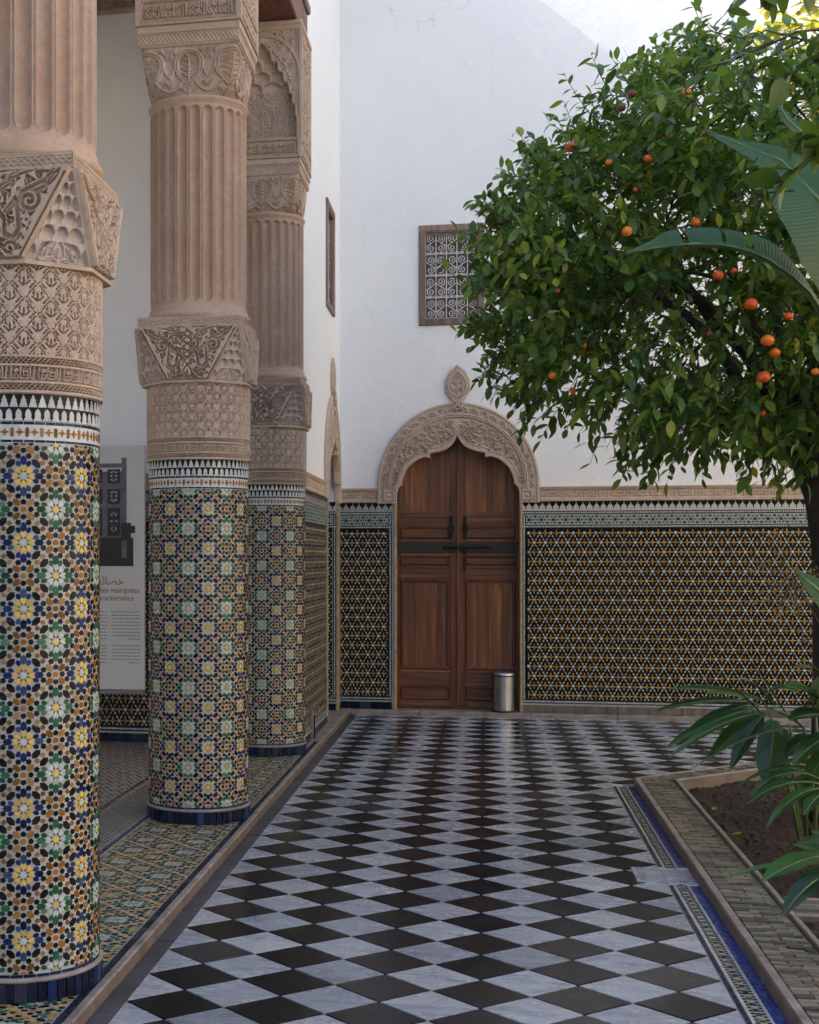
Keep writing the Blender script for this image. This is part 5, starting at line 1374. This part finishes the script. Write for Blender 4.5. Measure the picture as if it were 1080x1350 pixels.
def text(body, x, z, size, mat, align='RIGHT'):
    c = bpy.data.curves.new('lettering', 'FONT'); c.body = body; c.size = size; c.align_x = align; c.offset = size * .012
    t = bpy.data.objects.new('tmp', c); COL.objects.link(t); dg = bpy.context.evaluated_depsgraph_get(); me = bpy.data.meshes.new_from_object(t.evaluated_get(dg)); bpy.data.objects.remove(t)
    me.materials.clear(); me.materials.append(mat); o = link('lettering', me, pan); o.rotation_euler = (PI / 2, 0, 0); o.location = (x + 3.27, -.0016, z - .44); return o
text('\uFEBA\uFE8B\uFE8E\uFEBC\uFEA7', ux(162), uz(776), .085, M['ink_o'])
text('lles marqu\u00e9es', ux(184), uz(787), .060, M['ink_o']); text('aracteristics', ux(176), uz(797.5), .060, M['ink_o'])
ln = MB(); rr = random.Random(4)
for col_ in ((144, 185), (96, 138)):
    for blk in ((813, 852), (859, 886)):
        z = blk[0]
        while z < blk[1]:
            last = z + 4.6 >= blk[1]; x = ux(col_[0]) + (.14 if last else rr.uniform(0, .02))
            while x < ux(col_[1]):
                w_ = rr.uniform(.010, .030); e = min(x + w_, ux(col_[1])); zc = uz(z)
                fr(ln, x, e, zc - .0035, zc + .0005, 0); 
                for q in range(int(w_ / .006)): xx = x + q * .006; h_ = rr.choice((.004, .008, -.005)); fr(ln, xx, xx + .002, min(zc, zc + h_), max(zc, zc + h_), 0)
                x = e + .006
            z += 4.6
pm(ln, 'print_lines', M['ink'])

# ------------------------------------------------------------------ waste bin
bx_, by_ = .180, 13.885 - .005
bn = empty('waste_bin', (.178, 13.99 - .10, .046)); tag(bn, 'small brushed steel pedal bin standing on the step against the wooden door', 'bin')
R_ = .105
def LB(prof, n, m_, seg=40): return MB().lathe(prof, seg).build(n, m_, bn)
LB([(R_ - .002, .0), (R_ + .003, .002), (R_ + .003, .018), (R_, .020)], 'base_ring', M['rubber'])
LB([(R_, .018), (R_, .345)], 'body', M['steel']); LB([(R_ + .002, .345), (R_ + .003, .352), (R_ - .001, .358)], 'rim', M['rubber'])
LB([(R_ + .002, .358), (R_ + .003, .372), (R_ - .006, .384), (R_ * .6, .394), (.0, .398)], 'lid', M['steel'])
MB().box(-.135, -.085, -.035, .0, .004, .012, 0, .003).tube([(-.10, -.018, .010), (-.145, -.03, .018), (-.158, -.035, .03)], .007, 6).build('pedal', M['rubber'], bn)
bn.location = (.178, 13.898, .046)

# ------------------------------------------------------------------ orange tree
tree = empty('orange_tree', (2.02, 8.62, -.06)); tag(tree, 'orange tree full of dark green leaves and small oranges, trunk rising at the right edge', 'tree')
TC = Vector((1.95, 8.75, 3.22)); TR = (2.16, 1.75, 1.40)
tr0 = Vector(tree.location)
def Tb(mb, n, m_, par=tree): return under(mb.build(n, m_), par)
trunk = MB(); path = [at(1096, 1010, 8.3), at(1094, 900, 8.3), at(1092, 800, 8.3), at(1090, 720, 8.28), at(1082, 655, 8.26), at(1062, 600, 8.25), at(1040, 560, 8.3)]
path[0].z = -.08
trunk.tube([path[0] + Vector((0, 0, 0))] + path[1:], [.125, .095, .086, .085, .090, .086, .07], 14); Tb(trunk, 'trunk', M['bark'])
rt = random.Random(21)
def noise3(p, s): return math.sin(p.x * s + 1.3 * math.sin(p.y * s * .8)) * math.sin(p.y * s * 1.1 + 2) * math.sin(p.z * s * .9 + 1.7 * math.sin(p.x * s * .7 + 1))
forks = [at(1062, 600, 8.25), at(1040, 560, 8.3), at(1086, 640, 8.26), at(1090, 680, 8.28)]
def bez(a, b, lift, n=8, j=.05):
    m_ = (a + b) / 2 + Vector((0, 0, lift)); o = []
    for i in range(n):
        t = i / (n - 1); p = a * (1 - t) ** 2 + m_ * 2 * t * (1 - t) + b * t * t
        if 0 < i < n - 1: p = p + Vector((rt.uniform(-j, j), rt.uniform(-j, j), rt.uniform(-j, j)))
        o.append(p)
    return o
tips = []
limb_end = []
for k in range(11):
    a = k * 2 * PI / 11 + rt.uniform(-.2, .2); el = rt.uniform(-.15, .9)
    e = TC + Vector((math.cos(a) * math.cos(el) * TR[0] * .6, math.sin(a) * math.cos(el) * TR[1] * .6, math.sin(el) * TR[2] * .65))
    p = bez(forks[k % 4], e, .25, 9, .04); Tb(MB().tube(p, [.055 - .038 * i / 8 for i in range(9)], 8), 'limb', M['bark']); limb_end.append(p)
# twigs: sampled through the crown's shell, reaching towards the nearest limb
tw = MB(); LV = []; 
def crown_scale(d):
    return 1 + .17 * noise3(Vector((d.x * 2, d.y * 2, d.z * 2)), 2.2) + .06 * noise3(d * 3.1, 3.3)
def shoot(b, out, L, n=14):
    pts = [b + out * L * t + Vector((0, 0, .04 * t * t)) for t in (0, .33, .66, 1)]; tw.tube(pts, [.005, .004, .003, .0015], 3, 0, False)
    for i in range(n):
        t = .1 + .9 * i / (n - 1); ang = i * 2.4; sd = out.orthogonal().normalized(); bt = out.cross(sd)
        LV.append((pts[0].lerp(pts[3], t), (out * .7 + (sd * math.cos(ang) + bt * math.sin(ang))).normalized(), rt.uniform(.055, .09)))
for (x, y, l) in ((862, 62, .35), (880, 58, .3), (842, 100, .3), (905, 70, .3), (835, 118, .25), (800, 150, .3), (765, 175, .3), (745, 190, .3), (700, 205, .3), (660, 240, .3), (640, 265, .3), (628, 278, .3), (930, 88, .25), (960, 92, .25), (620, 425, .35), (612, 440, .3), (622, 330, .3), (618, 380, .3), (640, 480, .3), (870, 75, .2), (853, 85, .2)):
    for q in range(3):
        tip_ = at(x, y, 8.5 + rt.uniform(-.25, .25)); out = (tip_ - TC).normalized() + Vector((rt.uniform(-.25, .25), rt.uniform(-.3, .3), rt.uniform(-.1, .45))); out.normalize(); shoot(tip_ - out * l, out, l)
ntw = 0
while ntw < 2850:
    d = Vector((rt.gauss(0, 1), rt.gauss(0, 1), rt.gauss(0, 1))).normalized()
    rad = rt.random() ** .33; rad = .35 + .65 * rad if rt.random() < .8 else rad
    q = rad * crown_scale(d); p = TC + Vector((d.x * TR[0] * q, d.y * TR[1] * q, d.z * TR[2] * q))
    if p.z < np.interp(p.x, [-.4, -.05, .35, .8, 1.2, 2, 4], [3.05, 2.90, 2.58, 2.50, 2.32, 2.25, 2.2]) + .07 * math.sin(p.x * 7 + p.y * 3): continue
    if p.z > np.interp(p.x, [-.5, -.07, .28, .47, .71, .95, 1.15, 1.5, 2.2], [3.2, 3.66, 3.92, 4.08, 4.30, 4.62, 4.60, 4.34, 4.2]) + .10 * math.sin(p.x * 9 + p.y * 5) * math.sin(p.y * 7): continue
    if noise3(p, 3.1) > .34 and rt.random() < .8: continue
    ntw += 1
    out = (Vector((d.x, d.y, d.z * .7)) + Vector((rt.uniform(-.5, .5), rt.uniform(-.5, .5), rt.uniform(-.35, .5)))).normalized()
    L = rt.uniform(.16, .34); droop = -.10 if p.z < 2.9 else rt.uniform(-.05, .06)
    b = p - out * L * .6; pts = [b + out * L * t + Vector((0, 0, droop * t * t * 2)) for t in (0, .33, .66, 1)]
    tw.tube(pts, [.0045, .0035, .0026, .0014], 3, 0, False)
    n = rt.randint(9, 15)
    for i in range(n):
        t = .15 + .85 * i / (n - 1); s = pts[0].lerp(pts[3], t) + Vector((0, 0, droop * (t * t - t) * 2))
        ang = i * 2.4 + rt.uniform(-.4, .4); sd = out.orthogonal().normalized(); bt = out.cross(sd)
        dr = (out * rt.uniform(.25, .8) + (sd * math.cos(ang) + bt * math.sin(ang)) * 1.0 + Vector((0, 0, -.15 if p.z > 2.8 else -.65))).normalized()
        LV.append((s, dr, rt.uniform(.06, .105) * (1.1 if p.z < 2.6 else 1)))
for p in limb_end:
    for k in range(7):
        e = p[-1] + Vector((rt.gauss(0, .35), rt.gauss(0, .35), rt.gauss(.05, .3))); tw.tube(bez(p[rt.randint(5, 8)], e, .05, 5, .03), [.014, .011, .009, .006, .003], 4, 0, False)
tag(Tb(tw, 'twigs', M['twig']), kind='stuff')
def leaf_verts(L, w, fold=.25, curl=.18):
    """leaf along +x, tip at L, folded along the midrib and curling down"""
    xs = (0, .22, .52, .80, 1.0); ws = (0.02, .72, 1.0, .62, 0.0); v = []; f = []
    for x, q in zip(xs, ws):
        z = -curl * L * x * x; v += [(x * L, -q * w, z + fold * q * w), (x * L, 0, z), (x * L, q * w, z + fold * q * w)]
    for i in range(4): f += [(3 * i, 3 * i + 3, 3 * i + 4, 3 * i + 1), (3 * i + 1, 3 * i + 4, 3 * i + 5, 3 * i + 2)]
    return np.array(v), f
def leaf_mats(L_, roll=True):
    out = []
    for (p, d, l) in L_:
        z = Vector((0, 0, 1)) + Vector((rt.gauss(0, .35), rt.gauss(0, .35), 0)); y_ = z.cross(d)
        if y_.length < .05: y_ = Vector((1, 0, 0)).cross(d)
        y_.normalize(); z = d.cross(y_); out.append(np.array([[d.x, y_.x, z.x, p.x], [d.y, y_.y, z.y, p.y], [d.z, y_.z, z.z, p.z]]))
    return out
def leaves_mesh(name, L_, mat, wf=.235):
    mats = leaf_mats(L_); V = []; F = []; n = 0
    for M_, (p, d, l) in zip(mats, L_):
        v, f = leaf_verts(l, l * wf * rt.uniform(.85, 1.15), rt.uniform(.05, .4), rt.uniform(-.05, .35)); V.append(v @ M_[:, :3].T + M_[:, 3]); F.append(np.array(f) + n); n += len(v)
    V = np.concatenate(V); F = np.concatenate(F); me = bpy.data.meshes.new(name); me.vertices.add(len(V)); me.vertices.foreach_set('co', V.astype(np.float32).ravel())
    me.loops.add(F.size); me.loops.foreach_set('vertex_index', F.astype(np.int32).ravel()); me.polygons.add(len(F)); me.polygons.foreach_set('loop_start', np.arange(0, F.size, 4, dtype=np.int32)); me.polygons.foreach_set('loop_total', np.full(len(F), 4, np.int32))
    me.polygons.foreach_set('use_smooth', np.ones(len(F), bool)); me.materials.append(mat); me.update(calc_edges=True); return me
def px_of(p):
    fw = -ST * p.x + CT * p.y; return CX + FPX * (CT * p.x + ST * p.y) / fw, CY - FPX * (p.z - EYE) / fw, fw
near_ = sorted(range(len(LV)), key=lambda i: px_of(LV[i][0])[2] + (50 if not (560 < px_of(LV[i][0])[0] < 1080 and px_of(LV[i][0])[1] > 0) else 0))[:290]
ns = set(near_)
leaf_var = [MB() for _ in range(4)]; lm = []
for k in range(4):
    v, f = leaf_verts(.078, .078 * (.24 + .02 * k), .1 + .08 * k, .05 + .08 * k); me = MB().add([tuple(q) for q in v], f, 0, True).mesh('leaf', M['leaf']); lm.append(me)
sel = [LV[i] for i in near_]
for k, (M_, (p, d, l)) in enumerate(zip(leaf_mats(sel), sel)):
    o = link('leaf', lm[k % 4], tree); mt = Matrix([list(r) for r in M_] + [[0, 0, 0, 1]]); o.matrix_basis = Matrix.Translation(-tr0) @ mt @ Matrix.Scale(l / .078, 4)
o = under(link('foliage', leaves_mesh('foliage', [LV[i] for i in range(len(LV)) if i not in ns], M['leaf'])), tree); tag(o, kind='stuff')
# oranges: where they hang in front of the crown
def crown_hit(x, y, depth=.06):
    a = ray(x, y); o = Vector((0, 0, EYE)) - TC; d = Vector(a); S_ = Vector((1 / TR[0], 1 / TR[1], 1 / TR[2])); o2 = Vector([o[i] * S_[i] for i in range(3)]); d2 = Vector([d[i] * S_[i] for i in range(3)])
    A = d2.dot(d2); Bq = 2 * o2.dot(d2); Cq = o2.dot(o2) - .97; D = Bq * Bq - 4 * A * Cq
    t = (-Bq - math.sqrt(D)) / (2 * A) if D > 0 else -Bq / (2 * A)
    return at(x, y, t + depth)
def fruit_mesh(mat):
    m = MB(); pr = []
    for k in range(11):
        a = -PI / 2 + PI * k / 10; pr.append((max(.0005, math.cos(a)) , math.sin(a) * .93 + (.03 if k == 10 else 0)))
    m.lathe(pr, 16); return m.mesh('orange', mat)
me_o = fruit_mesh(M['orange']); me_do = fruit_mesh(M['dull_orange']); me_st = MB().tube([(0, 0, .9), (.1, 0, 1.6), (.05, .1, 2.6)], .07, 4).mesh('stem', M['twig'])
OR = [(753, 194, 13), (905, 122, 12), (854, 209, 11), (917, 293, 13), (827, 305, 13), (947, 363, 13), (990, 401, 17), (1040, 417, 13), (1012, 449, 16), (1022, 465, 15), (1007, 497, 17), (968, 357, 9), (1054, 173, 10), (729, 495, 11), (755, 515, 8),
      (1018, 120, 9), (803, 214, 9), (770, 455, 8), (1075, 490, 10), (886, 180, 8), (735, 383, 8), (705, 515, 8), (838, 250, 7), (1005, 545, 8)]
dl = [(834, 124, 12), (820, 142, 11), (977, 290, 9), (935, 440, 9)]
for lst, me in ((OR, me_o), (dl, me_do)):
    for (x, y, s_) in lst:
        p = crown_hit(x, y, .01 if s_ > 9 else .10); rad = s_ * px_of(p)[2] / FPX * rt.uniform(.46, .56); o = link('orange', me, tree, p - tr0, (rt.uniform(-.3, .3), rt.uniform(-.3, .3), 0)); o.scale = (rad, rad * rt.uniform(.95, 1.05), rad * rt.uniform(.88, 1.02))
        link('stem', me_st, o)

# ------------------------------------------------------------------ big-leaved plants and overhanging branches on the right
def blade(mb, mid, widths, up, fold=.25, pleat=0.0, npl=0, tears=(), mi=0, sub=None):
    """broad leaf along a midrib: widths = list of (left, right); pleats run from midrib to edge"""
    mid = [Vector(p) for p in mid]; n = len(mid); N = sub or n * 6
    P = []; W = []
    for k in range(N):
        t = k / (N - 1) * (n - 1); i = min(int(t), n - 2); f_ = t - i
        p0, p1, p2, p3 = mid[max(i - 1, 0)], mid[i], mid[i + 1], mid[min(i + 2, n - 1)]
        P.append(.5 * ((2 * p1) + (p2 - p0) * f_ + (2 * p0 - 5 * p1 + 4 * p2 - p3) * f_ ** 2 + (3 * p1 - p0 - 3 * p2 + p3) * f_ ** 3))
        W.append((widths[i][0] * (1 - f_) + widths[i + 1][0] * f_, widths[i][1] * (1 - f_) + widths[i + 1][1] * f_))
    nc = 5; V = []
    for k in range(N):
        t = (P[min(k + 1, N - 1)] - P[max(k - 1, 0)]).normalized(); s = t.cross(Vector(up)).normalized(); nrm = s.cross(t).normalized()
        for c in range(-nc, nc + 1):
            q = abs(c) / nc; w = W[k][0] if c < 0 else W[k][1]; pl = pleat * math.sin(k / N * npl * 2 * PI) * min(1, q * 3)
            V.append(P[k] + s * (q * w * (1 if c > 0 else -1)) + nrm * (fold * w * q * (1 - .35 * q) + pl) - t * (w * .12 * q * q))
    F = []; m = 2 * nc + 1
    for k in range(N - 1):
        for c in range(m - 1):
            side = 0 if c < nc else 1
            if any(a <= k / N <= b and side == sd and abs(c + .5 - nc) > r_ for (a, b, sd, r_) in tears): continue
            F.append((k * m + c, (k + 1) * m + c, (k + 1) * m + c + 1, k * m + c + 1))
    mb.add(V, F, mi, True)
ban = empty('banana_plant', (3.0, 6.6, -.06)); tag(ban, 'banana plant off the right edge whose broad torn ribbed leaves hang before the orange tree', 'banana plant')
def BL(pts, w, up, **k):
    m = MB(); k2 = dict(fold=.22, pleat=.0010, npl=75, sub=300); k2.update(k); blade(m, pts, w, up, **k2); o = under(m.build('leaf_blade', M['banana']), ban)
    v = MB(); v.tube(pts, [.004 + .010 * i / (len(pts) - 1) for i in range(len(pts))], 6); under(v.build('midrib', M['stalk']), ban); return o
D = 5.6
BL([at(930, 172, D + .15), at(975, 190, D + .05), at(1030, 212, D), at(1078, 262, D - .1), at(1120, 340, D - .15), at(1150, 470, D - .1)], [(.004, .004), (.02, .045), (.07, .11), (.13, .22), (.15, .24), (.05, .07)], (.25, -.85, .5), fold=.15, tears=((.395, .425, 1, 0.6), (.20, .208, 0, 2.5), (.55, .556, 1, 2.0), (.30, .304, 1, 3)))
BL([at(822, 335, D + .1), at(868, 327, D), at(915, 322, D - .02), at(965, 326, D - .03), at(1015, 345, D - .02), at(1065, 385, D), at(1120, 470, D + .1)], [(.003, .003), (.075, .014), (.095, .02), (.10, .025), (.115, .03), (.04, .015), (.01, .01)], (.1, -.55, .85), fold=.55, tears=((.285, .31, 0, .4), (.46, .475, 0, 1.2), (.56, .59, 0, .8)))
BL([at(1022, 132, D + .3), at(1040, 160, D + .2), at(1062, 180, D + .15), at(1100, 230, D + .1)], [(.003, .003), (.03, .03), (.05, .05), (.05, .05)], (.3, -.8, .5))
BL([at(1050, 755, 5.2), at(1075, 775, 5.2), at(1110, 815, 5.2), at(1160, 880, 5.3)], [(.003, .003), (.045, .05), (.06, .07), (.02, .02)], (.5, -.8, .4), fold=.1)
m = MB(); bpos = Vector((2.55, 5.9, -.06))
for a in (0, .5, -.4): m.tube([bpos + Vector((a * .2, 0, 0)), bpos + Vector((a * .3, .05, 1.3)), bpos + Vector((a * .5 - .05, .1, 2.4))], [.09, .07, .04], 10)
under(m.build('stalk', M['stalk']), ban)
for (x, y, d) in ((1150, 470, D - .1), (1120, 470, D + .1), (1100, 230, D + .1), (1160, 880, 5.3)):
    e = at(x, y, d); under(MB().tube([bpos + Vector((0, .05, 1.2 if y > 600 else 2.2)), (bpos + Vector((0, 0, 2.2)) + e) / 2 + Vector((0.1, 0, .1)), e], [.03, .022, .014], 7).build('leaf_stalk', M['stalk']), ban)

# overhanging shrub branches, top right
shrub = empty('climbing_shrub', (2.15, 3.9, -.06)); tag(shrub, 'dark broad-leaved climber whose thin branches hang into the top right corner', 'climber')
sb = MB(); SL = []
stem_top = at(1190, 60, 4.2)
sb.tube([Vector((2.15, 3.9, -.06)), Vector((2.2, 3.95, 1.2)), at(1220, 300, 4.2), stem_top], [.03, .028, .022, .016], 8)
def branch(pts, r, leaves, size, dn):
    sb.tube(pts, [r * (1 - .75 * i / (len(pts) - 1)) for i in range(len(pts))], 5, 0, False)
    for k in range(leaves):
        t = rt.uniform(.05, 1) * (len(pts) - 1); i = min(int(t), len(pts) - 2); p = pts[i].lerp(pts[i + 1], t - i)
        d = (Vector((rt.uniform(-1, .6), rt.uniform(-.5, .5), rt.uniform(-1, .7) + dn))).normalized(); SL.append((p, d, size * rt.uniform(.7, 1.25)))
d = 4.1
branch([at(1190, 60, d), at(1110, 35, d), at(1050, 42, d), at(1000, 66, d), at(965, 70, d)], .006, 9, .085, -.2)
branch([at(1190, 20, d), at(1080, -20, d), at(1020, -12, d), at(975, -8, d), at(955, 20, d)], .006, 16, .085, -.5)
branch([at(1190, 110, d), at(1110, 60, d), at(1058, 52, d), at(1010, 40, d), at(985, 52, d), at(940, 42, d), at(925, 28, d)], .004, 3, .06, -.2)
branch([at(1060, 52, d), at(1015, 75, d), at(980, 110, d), at(978, 125, d), at(985, 140, d)], .004, 7, .07, -.3)
branch([at(1190, 110, d), at(1120, 85, d), at(1080, 70, d), at(1040, 100, d), at(1010, 105, d)], .006, 16, .085, -.3)
branch([at(1020, 54, d), at(960, 82, d), at(900, 95, d + .3), at(880, 100, d + .4)], .003, 0, .06, -.3)
branch([at(1200, 160, d), at(1110, 185, d), at(1060, 215, d), at(1020, 250, d)], .008, 17, .10, -.15)
branch([at(1200, 160, d), at(1120, 170, d), at(1080, 190, d), at(1060, 170, d)], .006, 10, .10, -.1)
tag(under(sb.build('branches', M['twig']), shrub), kind=None)
lm2 = []
for k in range(3):
    v, f = leaf_verts(.09, .09 * (.27 + .03 * k), .15 + .1 * k, .1 + .12 * k); lm2.append(MB().add([tuple(q) for q in v], f, 0, True).mesh('leaf', M['leaf_d']))
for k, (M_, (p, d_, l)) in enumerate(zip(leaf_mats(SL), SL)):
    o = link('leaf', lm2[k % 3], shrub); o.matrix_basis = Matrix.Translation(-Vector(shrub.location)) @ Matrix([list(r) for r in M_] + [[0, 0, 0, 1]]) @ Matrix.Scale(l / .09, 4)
# sunlit tree farther back on the right, above the shade
ft = empty('sunlit_tree', (3.5, 11.7, -.06)); tag(ft, 'tree far back at the right edge with yellow sunlit leaves', 'tree')
under(MB().tube([Vector((3.5, 11.7, -.1)), Vector((3.5, 11.7, 2)), Vector((3.4, 11.6, 4.6))], [.13, .10, .06], 9).build('trunk', M['bark']), ft)
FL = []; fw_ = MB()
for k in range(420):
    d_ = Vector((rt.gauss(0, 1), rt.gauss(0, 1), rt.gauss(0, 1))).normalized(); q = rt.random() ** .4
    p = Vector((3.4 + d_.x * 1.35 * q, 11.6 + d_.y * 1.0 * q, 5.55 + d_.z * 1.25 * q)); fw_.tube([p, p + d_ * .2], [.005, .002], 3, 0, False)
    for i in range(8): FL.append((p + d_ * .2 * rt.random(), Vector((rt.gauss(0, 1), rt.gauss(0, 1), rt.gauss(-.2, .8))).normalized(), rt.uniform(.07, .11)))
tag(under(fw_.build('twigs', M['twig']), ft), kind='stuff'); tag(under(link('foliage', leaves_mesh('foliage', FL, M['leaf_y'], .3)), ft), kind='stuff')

# strap-leaved plants in the bed
def strap_plant(name, base, label, leaves, mat='strap', group=None):
    pl = empty(name, base); tag(pl, label, 'plant', group)
    for (pts, w) in leaves:
        n = len(pts); ws = [w * math.sin(PI * min(.97, .12 + .88 * i / (n - 1))) ** .65 if i < n - 1 else .002 for i in range(n)]; ws[0] = w * .25
        m = MB(); blade(m, pts, [(a, a) for a in ws], (rt.uniform(-.2, .2), -.3, .95), fold=.3, sub=26); under(m.build('leaf', M[mat]), pl)
        mr = MB(); mr.tube(pts, [.006 * (1 - .7 * i / (n - 1)) for i in range(n)], 5, 0, False); under(mr.build('midrib', M['stalk']), pl)
    return pl
def arcleaf(b, e, h, n=6): 
    m_ = (b + e) / 2 + Vector((0, 0, h)); return [b * (1 - t) ** 2 + m_ * 2 * t * (1 - t) + e * t * t for t in [i / (n - 1) for i in range(n)]]
d = 7.2; s0 = at(1068, 1035, d); s0.z = -.06
jn = at(1000, 945, d); jm_ = at(1040, 985, d)
tipsA = [((985, 925), (863, 938), 7.3, .035, .05), ((985, 930), (890, 985), 7.1, .045, .06), ((990, 935), (876, 988), 7.0, .045, .05), ((1000, 940), (882, 999), 6.9, .03, .07), ((1010, 940), (933, 1003), 7.1, .060, .06), ((1005, 945), (963, 1015), 7.0, .045, .05),
         ((1010, 925), (884, 908), 7.5, .045, .05), ((1000, 930), (930, 914), 7.4, .03, .05), ((1002, 938), (942, 882), 7.2, .018, .0), ((1040, 945), (992, 873), 7.2, .012, .0), ((1020, 950), (1010, 1020), 7.0, .06, .05), ((1010, 915), (1055, 915), 7.3, .05, .06),
         ((1050, 950), (1075, 915), 7.1, .04, .0), ((1030, 960), (1025, 1030), 7.1, .055, .05), ((1020, 930), (975, 895), 7.5, .05, .06), ((1035, 960), (915, 1012), 6.8, .014, .06), ((1060, 960), (1010, 935), 6.9, .03, .04), ((1075, 970), (1035, 1000), 6.9, .05, .05), ((1080, 940), (1120, 900), 6.9, .08, .08), ((1070, 925), (1110, 890), 6.8, .10, .06), ((1100, 935), (1035, 905), 6.8, .085, .05), ((1105, 950), (1040, 950), 6.75, .075, .06), ((1100, 970), (1045, 1010), 6.7, .06, .06), ((1020, 965), (1012, 1040), 6.9, .07, .03), ((1100, 900), (1048, 880), 7.0, .05, .05), ((1095, 985), (1060, 1045), 6.7, .05, .04), ((1105, 915), (1060, 870), 6.9, .05, .02)]
lvA = []
for (b, e, dd, w, h) in tipsA: lvA.append((arcleaf(at(b[0], b[1], dd), at(e[0], e[1], dd - .1), h), w))
plA = strap_plant('strap_leaf_plant', s0, 'clump of long dark arching leaves over the far corner of the planting bed', lvA)
for (x, y) in ((1000, 940), (1010, 930), (1040, 955), (1060, 960), (1075, 930), (990, 930)):
    under(MB().tube([s0 + Vector((rt.uniform(-.08, .08), rt.uniform(-.08, .08), 0)), (s0 + at(x, y, 7.1)) / 2 + Vector((.03, 0, .05)), at(x, y, 7.1)], [.012, .010, .007], 6).build('stem', M['stalk']), plA)
for (x, y) in ((1008, 1012), (1030, 985), (1085, 1030)): pass
lvB = [(arcleaf(at(1085, 1035, 6.6), at(985, 1060, 6.4), .10), .035), (arcleaf(at(1085, 1030, 6.6), at(990, 1048, 6.5), .14), .03), (arcleaf(at(1085, 1040, 6.5), at(1010, 1092, 6.3), .10), .035), (arcleaf(at(1090, 1020, 6.7), at(1020, 1010, 6.8), .08), .03), (arcleaf(at(1090, 1045, 6.5), at(1060, 1075, 6.3), .05), .04), (arcleaf(at(1090, 1020, 6.7), at(970, 1038, 6.7), .12), .02)]
sB = Vector(at(1100, 1100, 6.6)); sB.z = -.06
plB = strap_plant('low_strap_plant', sB, 'low clump of drooping leaves over the bare soil at the right edge', lvB)
under(MB().tube([sB, at(1090, 1035, 6.6)], [.02, .012], 7).build('stem', M['stalk']), plB)
lvC = [(arcleaf(at(1085, 1128, 5.1), at(1005, 1162, 4.9), .03), .052), (arcleaf(at(1088, 1140, 5.1), at(952, 1160, 5.1), .05), .018), (arcleaf(at(1090, 1135, 5.1), at(1036, 1118, 5.3), .06), .045), (arcleaf(at(1100, 1150, 5.0), at(1030, 1210, 4.8), .06), .042), (arcleaf(at(1090, 1150, 5.0), at(1050, 1180, 4.9), .04), .035), (arcleaf(at(1090, 1120, 5.2), at(1040, 1128, 5.3), .08), .04), (arcleaf(at(1110, 1130, 5.0), at(1070, 1095, 5.1), .03), .06)]
sC = Vector(at(1130, 1230, 5.1)); sC.z = -.06
plC = strap_plant('broad_leaf_plant', sC, 'plant with broad pointed green leaves leaning over the brick edging, lower right', lvC)
under(MB().tube([sC, at(1110, 1180, 5.1), at(1088, 1130, 5.1)], [.018, .013, .008], 7).build('stem', M['stalk']), plC)
# sprays of small faded flowers in front of the trunk
sp = empty('flower_spray', (1.95, 6.2, -.06)); tag(sp, 'thin faded flower spray with tiny yellowish buds in front of the tree trunk', 'flower spray')
fm_ = MB(); fl = MB(); b0 = Vector((2.02, 6.9, -.06)); top = at(1045, 760, 6.9); fm_.tube([b0, (b0 + top) / 2 + Vector((.05, 0, .1)), top], [.006, .005, .003], 5)
for k in range(46):
    e = at(1045 + rt.gauss(-8, 24), 765 + rt.gauss(8, 32), 6.9 + rt.uniform(-.1, .1)); fm_.tube([top + (e - top) * .2, e], [.0015, .0008], 3, 0, False)
    for q in range(6):
        c = e + Vector((rt.gauss(0, .02), rt.gauss(0, .02), rt.gauss(0, .02))); r_ = rt.uniform(.003, .006); fl.add([c + Vector(v) * r_ for v in ((1, 0, 0), (-1, 0, 0), (0, 1, 0), (0, -1, 0), (0, 0, 1), (0, 0, -1))], [(0, 2, 4), (2, 1, 4), (1, 3, 4), (3, 0, 4), (2, 0, 5), (1, 2, 5), (3, 1, 5), (0, 3, 5)])
under(fm_.build('stems', M['twig']), sp); tag(under(fl.build('buds', mat_simple('faded_buds', (.22, .16, .04), .7, .4, 60)), sp), kind='stuff')
# fallen leaves on the soil
me_fl_ = leaf_verts(.06, .018, .3, -.3)
mfl = MB().add([tuple(q) for q in me_fl_[0]], me_fl_[1], 0, True).mesh('fallen_leaf', M['leaf_y'])
for k, ((x, y), lb) in enumerate((((965, 1100), 'yellow fallen leaf lying on the dark soil of the bed'), ((941, 1068), 'small pale fallen leaf on the soil near the inner kerb'))):
    p = at(x, y, 1); a = ray(x, y); t = (.012 - EYE) / a[2]; p = Vector((a[0] * t, a[1] * t, .012)); o = link('fallen_leaf', mfl, None, p, (.1, .1, k + .3)); tag(o, lb, 'leaf')
# leaf litter and clods
lit = MB()
for k in range(900):
    x, y = rt.uniform(1.3, 3.2), rt.uniform(4.2, 10.5)
    if y > 9.4 + (x - 1.26) or 6.15 < y < 6.5: continue
    s_ = rt.uniform(.004, .016); c = Vector((x, y, -.008 + rt.uniform(0, .012))); lit.add([c + Vector((rt.uniform(-1, 1), rt.uniform(-1, 1), rt.uniform(-.5, .8))) * s_ for _ in range(5)], [(0, 1, 2), (0, 2, 3), (1, 3, 4), (0, 4, 1), (2, 3, 4)])
tag(lit.build('soil_clods', M['soil']), kind='stuff')
